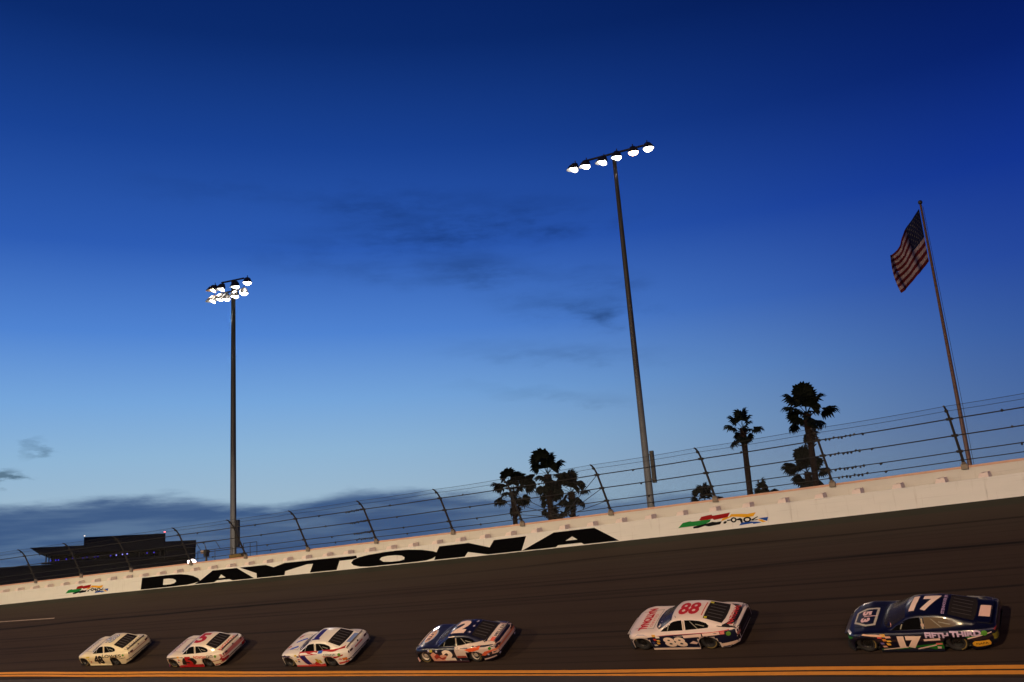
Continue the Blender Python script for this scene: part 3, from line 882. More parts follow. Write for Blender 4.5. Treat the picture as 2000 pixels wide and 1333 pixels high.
for i in range(28):
    t_ = 5.0 + i * 1.16
    bbox_('window_frame', t_ - .04, t_ + .04, 2.93, 3.02, 15.1, 17.1, M_BLD2)
bbox_('parapet_rail', 2.6, 37, -2.2, -2.05, 15.1, 15.55, M_BLD2)
M_BLUE = emission('blue_led', (0.06, 0.04, 1.0), .5); M_BLUEB = emission('bright_blue_led', (0.30, 0.30, 1.0), 1.1)
M_REDL = emission('red_beacon', (1.0, 0.12, 0.12), 5); M_WHL = emission('white_beacon', (1, .85, .75), 1.2)
for j, (t_, z_) in enumerate([(4.6, 15.9), (5.7, 15.95), (6.3, 15.95), (8.0, 16.05), (9.4, 16.1), (11.7, 16.1), (12.6, 16.2), (14.3, 16.25), (15.0, 16.3), (17.9, 16.3), (19.2, 16.35), (20.6, 16.45), (21.7, 16.5), (26.3, 16.45), (27.9, 16.5)]):
    mb = MB(); mb.lathe([(-.05, .01), (-.04, .17), (.04, .17), (.05, .01)], (t_, -2.3, z_), (0, 1, 0), 8)
    mb.obj('blue_lamp', M_BLUEB if j in (10, 11, 12) else M_BLUE, gb)
mb = MB(); mb.lathe([(-.15, .01), (-.1, .2), (.1, .2), (.15, .01)], (30.3, -3.3, 21.35), (0, 0, 1), 8); mb.obj('red_beacon', M_REDL, gb)
mb = MB(); mb.tube([(30.3, -3.3, 20.9), (30.3, -3.3, 21.3)], .05, 5); mb.obj('beacon_stem', M_BLD2, gb)
mb = MB(); mb.lathe([(-.15, .01), (-.1, .15), (.1, .15), (.15, .01)], (11.9, -3.3, 21.35), (0, 0, 1), 8); mb.obj('roof_lamp', M_WHL, gb)
for t_ in (2.5, 7, 15.5, 20, 24, 28): bbox_('roof_vent', t_ - .4, t_ + .4, 5, 7, 19, 19.35 if t_ < 11 else 21.25, M_BLD2)

# ------------------------------------------------------------------ small equipment on and behind the wall
fl2 = empty('wall_floodlight', WP(57.6, HT + .02, -1.4))
tag(fl2, 'small glowing floodlight on the wall at the end of the dark building', 'floodlight')
mb = MB(); mb.lathe([(-.14, .02), (-.12, .26), (.10, .30), (.14, .28)], (0, 0, .16), (.75, -.62, -.05), 14); hs = mb.obj('housing', M_LAMPBODY, fl2); hs.scale = (1, 1, .7)
mb = MB(); mb.lathe([(.15, .28), (.19, .16), (.20, .001)], (0, 0, .16), (.75, -.62, -.05), 14); mb.obj('lens', emission('pinkish_lamp', (1, .82, .78), 9), fl2).scale = (1, 1, .6)
mb = MB(); mb.tube([(0, 0, -.3), (0, 0, .1)], .04, 6); mb.obj('stand', M_POST, fl2)
X, out = frame(55.6)
tv = empty('remote_camera', WP(55.6, HT, -SBK - .1))
tag(tv, 'black remote television camera on a short mount on the wall', 'camera')
mb = MB(); mb.box((0, 0, .52), (.22, .30, .46), X, out); mb.obj('camera_body', M_LAMPBODY, tv)
mb = MB(); mb.lathe([(0, .10), (.28, .12), (.30, .10), (.30, .01)], Vector((0, 0, .62)) + X * .1, (X * .9 - out * .4), 12); mb.obj('lens_hood', mat('pale_lens_hood', (.45, .36, .30), .6), tv)
mb = MB(); mb.tube([(0, 0, -.1), (0, 0, .34)], [.09, .05], 8); mb.tube([X * .12 + Vector((0, 0, 0)), (0, 0, .3)], .02, 6); mb.obj('mount', M_POST, tv)
mb = MB(); mb.tube([(0, 0, .7), X * .18 + Vector((0, 0, 1.15))], [.035, .02], 6); mb.obj('aerial', M_LAMPBODY, tv)
for (s0, s1, z1, z2, lab) in ((54.4, 57.6, .80, 1.40, 'thin pipe platform rail behind the remote camera'), (52.2, 53.4, .95, .95, 'small pipe cage right of the left floodlight mast')):
    c0 = WP(s0, HT, -1.9)
    pr = empty('pipe_rail', c0); tag(pr, lab, 'railing')
    q = lambda s, z: WP(s, HT + z, -1.9) - c0
    for s in (s0, (s0 + s1) / 2, s1):
        mb = MB(); mb.tube([q(s, -1.2), q(s, z1)], .022, 6); mb.obj('upright', M_CABLE, pr)
    mb = MB(); mb.tube([q(s0, z1), q(s1, z1)], .022, 6); mb.obj('top_rail', M_CABLE, pr)
    if z2 > z1:
        for s in (s0 + 1.1, s1 - .3):
            mb = MB(); mb.tube([q(s, z1), q(s + .5, z2)], .02, 6); mb.obj('upright', M_CABLE, pr)
        mb = MB(); mb.tube([q(s0 + 1.6, z2), q(s1 + .2, z2)], .02, 6); mb.obj('top_rail', M_CABLE, pr)
eb = empty('equipment_box', WP(53.7, HT - .6, -1.7)); tag(eb, 'ochre equipment box behind the wall at the foot of the left mast', 'box')
X, out = frame(53.7)
mb = MB(); mb.box((0, 0, .55), (1.1, .5, .6), X, out); mb.obj('cabinet', mat('ochre_box', (.20, .13, .03), .7, var=.3), eb)
mb = MB(); mb.box((0, 0, .87), (1.16, .56, .05), X, out); mb.obj('lid', mat('ochre_lid', (.26, .2, .08), .7), eb)


# ------------------------------------------------------------------ stock cars
def lerp_tab(tab, x):
    if x >= tab[0][0]: return tab[0][1]
    for (x1, v1), (x0, v0) in zip(tab, tab[1:]):
        if x >= x0:
            t = (x - x0) / (x1 - x0); return v0 + (v1 - v0) * t
    return tab[-1][1]


def sm_tab(tab, x):
    r = 0
    for k_, w_ in ((-.08, .25), (0, .5), (.08, .25)): r += lerp_tab(tab, x + k_) * w_
    return r


FA, RA = 1.395, -1.395
T_W = [(2.40, .30), (2.36, .50), (2.28, .67), (2.15, .80), (2.0, .90), (1.8, .96), (1.4, .985), (0.9, .97), (0, .965), (-.9, .975), (-1.5, .99), (-2.1, .955), (-2.4, .88), (-2.54, .80)]
T_BELT = [(2.40, .48), (2.25, .62), (1.9, .73), (1.4, .80), (.8, .785), (0, .78), (-.9, .82), (-1.7, .86), (-2.35, .84), (-2.54, .81)]
T_C = [(2.40, .51), (2.25, .65), (1.9, .75), (1.4, .81), (1.0, .82), (.82, .82), (.02, 1.245), (-.25, 1.295), (-.85, 1.30), (-1.25, 1.25), (-2.08, .95), (-2.42, .91), (-2.54, .89)]
T_ROOF = [(.60, .80), (-.08, 1.215), (-.3, 1.25), (-.9, 1.25), (-1.25, 1.20), (-2.02, .93), (-2.54, .89)]
T_RW = [(2.4, .45), (1.5, .60), (.70, .76), (.60, .76), (0, .61), (-.3, .59), (-.9, .59), (-1.3, .60), (-2.0, .65), (-2.62, .68)]
T_GW = [(2.4, .58), (1.9, .78), (1.2, .84), (.6, .815), (0, .80), (-1.0, .80), (-1.7, .79), (-2.1, .70), (-2.54, .63)]


def zmap(z): return z if z < .35 else .35 + (z - .35) * .87


def section(x):
    xr = x
    if x > FA: x = FA + (x - FA) / .74
    W = sm_tab(T_W, x); zb = sm_tab(T_BELT, x); zc = sm_tab(T_C, x)
    cabin = x < .62 and x > -2.04
    zr = sm_tab(T_ROOF, x) if x < .62 else zb + (zc - zb) * .75
    rw = lerp_tab(T_RW, x); gw = lerp_tab(T_GW, x)
    zl = .105 if x < 2.2 else .105 + (x - 2.2) * .25
    if x < -2.2: zl = .14 + (-2.2 - x) * .3
    for xa in (FA, RA):
        d = abs(xr - xa)
        if d < .40: zl = max(zl, .28 + math.sqrt(max(0, 1 - (d / .405) ** 2)) * .35)
    pts = [(W - .035, zl), (W - .005, max(zl, .30)), (W + .004, max(zl + .003, .52)), (W - .012, max(zl + .006, zb - .12)), (W - .045, max(zl + .012, zb - .035)), (W - .10, zb)]
    g1 = (gw, zb + .012)
    pts.append(g1)
    if cabin:
        k_ = min(1, max(0, (zr - zb) / .25))
        pts.append((gw + (rw - gw) * .5 + .012 * k_, zb + (zr - zb) * .5))
        pts.append((rw + .028, zr - .035 * k_)); pts.append((rw - .035, zr + .012))
        pts.append((rw * .62, zr + (zc - zr) * .65)); pts.append((rw * .3, zr + (zc - zr) * .93)); pts.append((0, zc))
    else:
        for f in (.88, .76, .66, .44, .22, 0): pts.append((gw * f, zb + .012 + (zc - zb - .012) * (1 - f ** (2 if x > 0 else 7))))
    return [(y, zmap(z)) for y, z in pts]


xs = []
x = 2.138
while x > -2.54: xs.append(x); x -= .055
xs.append(-2.54)
for xa in (FA, RA):
    for d in (.40, .398, .39, .37, .34, .30): xs += [xa + d, xa - d]
xs = sorted(set(round(v, 4) for v in xs), reverse=True)


def body_mesh(name):
    vs = []; fs = []; n = None
    for x in xs:
        half = section(x); row = [(x, y, z) for y, z in half] + [(x, -y, z) for y, z in reversed(half[:-1])]
        n = len(row); vs += row
    for i in range(len(xs) - 1):
        for k_ in range(n - 1): fs.append((i * n + k_, (i + 1) * n + k_, (i + 1) * n + k_ + 1, i * n + k_ + 1))
    # nose and tail closed with slightly bowed caps
    for base, sgn, xo in ((0, 1, .05), ((len(xs) - 1) * n, -1, -.05)):
        c = len(vs); row = vs[base:base + n]
        zc = sum(v[2] for v in row) / n
        inner = []
        for v in row: inner.append((v[0] + xo, v[1] * .86, zc + (v[2] - zc) * .8))
        vs += inner; ctr = len(vs); vs.append((row[0][0] + xo * 1.15, 0, zc))
        for k_ in range(n - 1):
            q_ = (base + k_, base + k_ + 1, c + k_ + 1, c + k_); r_ = (c + k_, c + k_ + 1, ctr)
            fs.append(q_ if sgn > 0 else q_[::-1]); fs.append(r_ if sgn > 0 else r_[::-1])
        q_ = (base + n - 1, base, c, c + n - 1); fs.append(q_ if sgn > 0 else q_[::-1]); r_ = (c + n - 1, c, ctr); fs.append(r_ if sgn > 0 else r_[::-1])
    me = mesh(name, vs, fs, True)
    return me


BODY0 = body_mesh('car_shell')
BVH = BVHTree.FromPolygons([v.co.copy() for v in BODY0.vertices], [tuple(p.vertices) for p in BODY0.polygons])

# wheels shared by all cars
mb = MB(); mb.lathe([(-.15, .20), (-.15, .30), (-.135, .335), (-.10, .353), (.10, .353), (.135, .335), (.15, .30), (.15, .205), (.13, .20)], (0, 0, 0), (0, 1, 0), 32)
ME_TYRE = mesh('tyre', mb.v, mb.f, True); ME_TYRE.materials.append(M_TYRE)
mb = MB(); mb.lathe([(.1515, .265), (.1525, .30)], (0, 0, 0), (0, 1, 0), 32)
f2 = [f for i, f in enumerate(mb.f) if (i % 32) < 11]
us = sorted({i for f in f2 for i in f}); ix = {v: i for i, v in enumerate(us)}
ME_MARK = mesh('tyre_lettering', [mb.v[i] for i in us], [tuple(ix[i] for i in f) for f in f2]); ME_MARK.materials.append(M_TMARK)


def rim(mname, m_):
    mb = MB(); mb.lathe([(-.13, .20), (.125, .205), (.14, .198), (.115, .185), (.07, .165), (.085, .10), (.10, .06), (.10, .001)], (0, 0, 0), (0, 1, 0), 32)
    for k_ in range(5):
        a = k_ * math.pi * .4; mb.tube([(.055 * math.cos(a), .09, .055 * math.sin(a)), (.055 * math.cos(a), .125, .055 * math.sin(a))], .014, 6)
    me = mesh(mname, mb.v, mb.f, True); me.materials.append(m_); return me


ME_RIM = rim('wheel', M_RIM); ME_RIMC = rim('wheel', M_RIMC)
mb = MB()
for k_ in range(10):
    a = k_ * math.pi * .2; c, s = math.cos(a), math.sin(a); r0, r1 = .105, .155; wd = .028
    t_ = Vector((-s, 0, c)); p = Vector((c, 0, s))
    mb.add([p * r0 - t_ * wd + Vector((0, .0885, 0)), p * r0 + t_ * wd + Vector((0, .0885, 0)), p * r1 + t_ * wd + Vector((0, .078, 0)), p * r1 - t_ * wd + Vector((0, .078, 0))], [(0, 1, 2, 3)])
ME_HOLE = mesh('rim_openings', mb.v, mb.f); ME_HOLE.materials.append(M_UNDER)


def project(bm, view, layer, name, m_, parent):
    """lay a 2-D shape on the car shell. view S side, T top, R rear, N nose"""
    off = .003 + .0022 * layer
    bad = []
    for v in bm.verts:
        a, b = v.co.x, v.co.y
        if view in 'SPT' and a > FA: a = FA + (a - FA) * .74
        if view == 'S': o, d = Vector((a, 2, zmap(b))), Vector((0, -1, 0))
        elif view == 'P': o, d = Vector((a, -2, zmap(b))), Vector((0, 1, 0))
        elif view == 'T': o, d = Vector((a, b, 3)), Vector((0, 0, -1))
        elif view == 'R': o, d = Vector((-4, a, zmap(b))), Vector((1, 0, 0))
        hit = BVH.ray_cast(o, d)
        if hit[0] is None or (view in 'SP' and abs(hit[0].y) < .35):
            bad.append(v); continue
        nn = hit[1]
        if nn.dot(d) > 0: nn = -nn
        v.co = hit[0] + nn * off
    if bad: bmesh.ops.delete(bm, geom=bad, context='VERTS')
    bmesh.ops.recalc_face_normals(bm, faces=bm.faces)
    me = bpy.data.meshes.new(name); bm.to_mesh(me); bm.free()
    for p in me.polygons: p.use_smooth = True
    return link(name, me, parent, m_)


def shape(view, pts, holes=(), cell=.09): return poly2d([pts] + list(holes), cell)


# 2-D text placed in view coordinates: S reads toward -x ; roof ('T') reads toward -x with tops toward -y ; hood reads toward +y, tops -x ; deck reads toward -y, tops +x
def lettering(txt, view, mode, x0, y0, w, h, bold=.02, slant=0.0):
    bm = text2d(txt, w, h, bold, slant, .08)
    for v in bm.verts:
        a, b = v.co.x, v.co.y
        if mode == 'side': v.co = Vector((x0 - a, y0 + b, 0))
        elif mode == 'roof': v.co = Vector((x0 - a, y0 - b, 0))
        elif mode == 'hood': v.co = Vector((x0 - b, y0 + a, 0))
        elif mode == 'deck': v.co = Vector((x0 + b, y0 - a, 0))
        elif mode == 'rear': v.co = Vector((y0 - a, x0 + b, 0))
    return bm


def star(cx, cy, r):
    return [(cx + (r if k_ % 2 == 0 else r * .42) * math.cos(math.pi / 2 + k_ * math.pi / 5), cy + (r if k_ % 2 == 0 else r * .42) * math.sin(math.pi / 2 + k_ * math.pi / 5)) for k_ in range(10)]


WIN = [(.52, .80), (.30, .96), (.10, 1.08), (-.10, 1.165), (-.25, 1.19), (-.42, 1.20), (-.42, .825)]
QWIN = [(-.54, 1.195), (-.85, 1.19), (-1.15, 1.15), (-1.40, 1.06), (-1.50, .97), (-1.46, .90), (-.54, .835)]


def build_car(spec, s, u, yaw=0.0):
    t = s / RAD
    X = Vector((-math.cos(t), -math.sin(t), 0)); out = Vector((-math.sin(t), math.cos(t), 0))
    Z = Vector((0, 0, 1)) * CB - out * SB
    Y = Z.cross(X)
    X2 = X * math.cos(yaw) + Y * math.sin(yaw); Y2 = Z.cross(X2)
    mm = Matrix((X2, Y2, Z)).transposed().to_4x4(); mm.translation = P(s, u + .86) + Z * .004
    root = empty('stock_car', mtx=mm)
    tag(root, spec['label'], 'race car', 'stock cars racing nose to tail on the banking')
    me = BODY0.copy(); me.materials.clear(); me.materials.append(paint(spec['body'])); me.name = 'body'
    link('body', me, root)
    # black floor pan and wheel housings
    mb = MB(); mb.box((-.2, 0, .30), (3.9, 1.30, .34)); mb.box((0, 0, .30), (1.9, 1.78, .30)); mb.box((-1.95, 0, .40), (.5, 1.7, .34)); mb.box((1.88, 0, .32), (.2, 1.5, .24))
    mb.box((FA, 0, .50), (.78, 1.20, .16)); mb.box((RA, 0, .52), (.84, 1.24, .2))
    mb.obj('underbody', M_UNDER, root)
    for ax, sx in ((FA, 1), (RA, 1)):
        for sd in (1, -1):
            w = link('wheel', ME_RIMC if spec.get('rim') else ME_RIM, root); w.location = (ax, sd * (.77 if sx > 0 else .80), .345); w.scale = (.97, 1, .97)
            if sd < 0: w.rotation_euler = (0, 0, math.pi)
            w.rotation_euler.rotate_axis('Y', random.random() * 6)
            link('tyre', ME_TYRE, w); link('tyre_lettering', ME_MARK, w); link('rim_openings', ME_HOLE, w)
    # glass and openings
    project(shape('T', [(.78, -.50), (.84, -.25), (.86, 0), (.84, .25), (.78, .50), (.64, .70), (.02, .56), (.07, .3), (.09, 0), (.07, -.3), (.02, -.56), (.64, -.70)]), 'T', 0, 'windshield', M_GLASS, root)
    rw_ = project(shape('T', [(-1.27, -.53), (-1.27, .53), (-1.97, .58), (-2.03, .3), (-2.04, 0), (-2.03, -.3), (-1.97, -.58)]), 'T', 0, 'rear_window', M_GLASS, root)
    for k_ in range(5):
        y = -.36 + .18 * k_
        project(shape('T', [(-1.36, y - .018), (-1.36, y + .018), (-1.90, y + .02), (-1.90, y - .02)]), 'T', 1, 'window_bar', mat('window_bar_grey', (.05, .04, .035), .5), rw_)
    for vw in 'SP':
        project(shape(vw, WIN), vw, 0, 'side_window', M_CABIN, root)
        project(shape(vw, QWIN), vw, 0, 'quarter_window', M_CABIN if not spec.get('qglass') else paint(spec['qglass']), root)
    project(shape('S', [(.24, .83), (.20, .83), (.14, .98), (.17, .99)]), 'S', 1, 'inner_pillar', mat('roll_bar', (.30, .27, .20), .5), root)
    for sd in (1, -1):
        project(shape('T', [(.88, sd * .60), (1.9, sd * .52), (1.9, sd * .535), (.88, sd * .615)]), 'T', 1, 'hood_seam', M_UNDER, root)
        project(shape('T', [(-2.10, sd * .60), (-2.50, sd * .62), (-2.50, sd * .635), (-2.10, sd * .615)]), 'T', 1, 'deck_seam', M_UNDER, root)
    project(shape('T', [(.885, -.60), (.90, -.3), (.905, 0), (.90, .3), (.885, .60), (.90, .60), (.915, .3), (.92, 0), (.915, -.3), (.90, -.60)]), 'T', 1, 'cowl_seam', M_UNDER, root)
    project(shape('S', [(-1.02, .88), (-1.06, .88), (-.78, 1.15), (-.74, 1.15)]), 'S', 1, 'roll_bar', mat('roll_bar', (.30, .27, .20), .5), root)
    project(shape('S', [(-1.30, .95), (-1.34, .97), (-.98, 1.06), (-.98, 1.03)]), 'S', 1, 'roll_bar', mat('roll_bar', (.30, .27, .20), .5), root)
    project(shape('S', [(-.455, .84), (-.505, .84), (-.505, 1.16), (-.455, 1.16)]), 'S', 2, 'pillar_sticker', decal_paint((190, 170, 140)), root)
    # spoiler, splitter, skirts
    mb = MB(); vs = []
    for y in (-.64, -.4, 0, .4, .64): vs += [(-2.44 + .03 * abs(y), y, zmap(.89)), (-2.50 + .03 * abs(y), y, zmap(1.02 - .04 * abs(y))), (-2.515 + .03 * abs(y), y, zmap(1.02 - .04 * abs(y))), (-2.46 + .03 * abs(y), y, zmap(.88))]
    fs = []
    for i in range(4):
        for k_ in range(4): fs.append((i * 4 + k_, i * 4 + (k_ + 1) % 4, i * 4 + 4 + (k_ + 1) % 4, i * 4 + 4 + k_))
    fs += [(0, 1, 2, 3), (19, 18, 17, 16)]
    mb.add(vs, fs); mb.obj('spoiler', paint(spec.get('spoiler', (30, 26, 28))), root)
    mb = MB(); vs = [(2.22, y * .42, z) for y in (-1, 1) for z in (.07, .10)] + [(2.10, y * .72, z) for y in (-1, 1) for z in (.07, .10)] + [(1.84, y * .95, z) for y in (-1, 1) for z in (.07, .10)]
    mb.add(vs, [(0, 1, 3, 2), (1, 5, 7, 3), (5, 9, 11, 7), (0, 2, 6, 4), (4, 6, 10, 8), (0, 4, 5, 1), (4, 8, 9, 5), (2, 3, 7, 6), (6, 7, 11, 10)])
    mb.obj('splitter', M_UNDER if not spec.get('split') else paint(spec['split']), root)
    for sd in (1, -1):
        mb = MB(); mb.box((0, sd * .945, .085), (1.95, .025, .07)); mb.obj('side_skirt', paint(spec.get('skirt', spec['body'])), root)
    # tail: lights, lower valance, exhaust cut-out
    for sd in (1, -1):
        project(shape('R', [(sd * .46, .66), (sd * .76, .66), (sd * .77, .74), (sd * .72, .79), (sd * .46, .76)]), 'R', 1, 'tail_light', paint(spec.get('tlight', (70, 14, 16))), root)
    if spec.get('valance', True):
        project(shape('R', [(-.88, .14), (.88, .14), (.89, .36), (.80, .40), (-.80, .40), (-.89, .36)]), 'R', 1, 'rear_valance', M_UNDER, root)
    for sd in (1, -1):
        project(shape('T', [(2.22, sd * .48), (1.98, sd * .76), (2.08, sd * .80), (2.30, sd * .52)]), 'T', 2, 'headlight', mat('headlight_decal', (.65, .62, .58), .15, 0, 1), root)
    mb = MB(); mb.tube([(-.15, .5, 1.08), (-.15, .5, 1.20)], .010, 5); mb.obj('aerial', M_UNDER, root)
    # livery
    for nm, view, layer, col, kind, *a in spec['livery']:
        m_ = decal_paint(col)
        if kind == 'poly':
            bm = shape(view, a[0], a[1] if len(a) > 1 else ())
        else:
            bm = lettering(*a)
        project(bm, view, layer, nm, m_, root)
    return root


CREAM = (236, 222, 190); WHITE = (236, 226, 216); NAVY = (14, 16, 44); RED = (176, 22, 28); BLACK = (14, 13, 14); GREEN = (104, 150, 50)


def stickers(cols=((232, 170, 60), (240, 225, 205), (200, 60, 40), (240, 200, 90), (60, 70, 120)), x0=.93, z0=.22):
    o = []
    pos = [(.96, .66, .15, .09), (.80, .60, .17, .08), (.86, .48, .12, .10), (.72, .44, .13, .08), (.90, .34, .11, .09), (.70, .30, .12, .10), (.82, .22, .13, .07)]
    for i, (x, z, w, h) in enumerate(pos):
        sl = (.36 - z) * .35
        o.append(('sticker', 'S', 2, cols[i % len(cols)], 'poly', [(x + sl, z), (x - w + sl, z + .01), (x - w + sl + .03, z + h), (x + sl + .03, z + h)]))
    return o


def disc(x, z, r, n=14): return [(x + r * math.cos(2 * math.pi * i / n), z + r * math.sin(2 * math.pi * i / n)) for i in range(n)]


SP = {}
SP['48'] = dict(label='cream stock car number 48, leading the line at the far left', body=(238, 220, 180), spoiler=(70, 60, 50), livery=[
    ('door_number', 'S', 2, BLACK, 'text', '48', 'S', 'side', .38, .16, .84, .58, .06, -.12),
    ('sponsor_lettering', 'S', 2, BLACK, 'text', 'LOWES', 'S', 'side', -.44, .60, 1.66, .19, .02, .1),
    ('roof_number', 'T', 2, (40, 40, 92), 'text', '48', 'T', 'roof', -.16, .40, .80, .78, .03, 0),
    ('roof_number_fill', 'T', 3, (200, 205, 220), 'text', '48', 'T', 'roof', -.20, .36, .72, .70, -.012, 0),
    ('hood_lettering', 'T', 2, (90, 80, 95), 'text', 'LOWES', 'T', 'hood', 1.55, -.5, 1.0, .24, .01, 0),
    ('sticker', 'S', 2, (214, 190, 60), 'poly', [(1.0, .60), (.72, .62), (.72, .70), (1.0, .69)]), ('sticker', 'S', 2, (200, 90, 60), 'poly', [(.78, .26), (.70, .24), (.66, .38), (.74, .40)]),
    ('sticker', 'S', 2, (210, 190, 90), 'poly', [(.92, .30), (.86, .28), (.80, .54), (.88, .56)]),
    ('round_sticker', 'S', 2, GREEN, 'poly', disc(-2.24, .70, .07)), ('sponsor_lettering', 'S', 2, (70, 66, 50), 'text', 'KOBALT', 'S', 'side', -1.85, .47, .50, .08, .01, 0),
    ('deck_lettering', 'T', 2, (110, 100, 110), 'text', 'LOWES', 'T', 'deck', -2.38, .5, 1.0, .2, .01, 0),
    ('emblem', 'R', 2, (110, 40, 30), 'poly', disc(0, .80, .045)), ('rear_stripe', 'R', 2, (190, 140, 110), 'poly', [(-.6, .60), (.6, .60), (.6, .66), (-.6, .66)]),
])
SP['5'] = dict(label='white stock car number 5 with red skirt, second from the left', body=(236, 218, 196), spoiler=(60, 40, 40), skirt=RED, split=(120, 16, 20), livery=[
    ('number_backing', 'S', 1, BLACK, 'poly', [(.62, .20), (-.34, .20), (-.56, .34), (-.60, .46), (-.50, .58), (-.38, .66), (.40, .66), (.56, .42)]),
    ('door_number', 'S', 2, RED, 'text', '5', 'S', 'side', .30, .13, .54, .60, .05, -.12),
    ('lower_panel', 'S', 1, (170, 20, 26), 'poly', [(.9, .11), (-1.0, .11), (-1.0, .24), (-.2, .20), (.9, .17)]),
    ('side_stripe', 'S', 1, BLACK, 'poly', [(2.28, .62), (1.2, .71), (.4, .70), (.4, .67), (1.2, .66), (2.2, .57)]),
    ('sponsor_lettering', 'S', 2, (206, 50, 36), 'text', 'NOVOXI', 'S', 'side', -.46, .60, 1.0, .17, .02, 0),
    ('sponsor_lettering', 'S', 2, (40, 34, 34), 'text', 'CATI', 'S', 'side', -1.50, .64, .46, .16, .02, 0),
    ('roof_number', 'T', 2, (168, 20, 36), 'text', '5', 'T', 'roof', -.16, .42, .76, .84, .04, 0),
    ('hood_lettering', 'T', 2, (150, 60, 70), 'text', 'NOVOXI', 'T', 'hood', 1.75, -.58, 1.15, .3, .015, 0), ('hood_lettering', 'T', 2, (60, 50, 80), 'text', 'CATI', 'T', 'hood', 2.05, -.4, .8, .18, .015, 0),
    ('round_sticker', 'S', 2, GREEN, 'poly', disc(-2.12, .70, .08)), ('quarter_panel', 'S', 2, (225, 205, 170), 'poly', [(-1.85, .20), (-2.42, .24), (-2.40, .42), (-1.82, .38)]),
    ('quarter_panel', 'S', 1, (150, 20, 28), 'poly', [(-1.78, .12), (-2.48, .18), (-2.48, .60), (-2.40, .55), (-2.3, .45), (-1.80, .42)]),
    ('deck_lettering', 'T', 2, (206, 70, 60), 'text', 'NOVOXI', 'T', 'deck', -2.38, .62, 1.24, .24, .015, 0),
    ('rear_band', 'R', 1, (206, 120, 110), 'poly', [(-.86, .52), (.86, .52), (.86, .76), (-.86, .76)]), ('rear_band', 'R', 2, (150, 22, 30), 'poly', [(-.89, .30), (-.5, .34), (-.5, .46), (-.89, .5)]), ('rear_band', 'R', 2, (150, 22, 30), 'poly', [(.89, .30), (.5, .34), (.5, .46), (.89, .5)]),
    ('emblem', 'R', 2, (90, 20, 24), 'poly', disc(0, .80, .05)),
] + stickers()[:5])
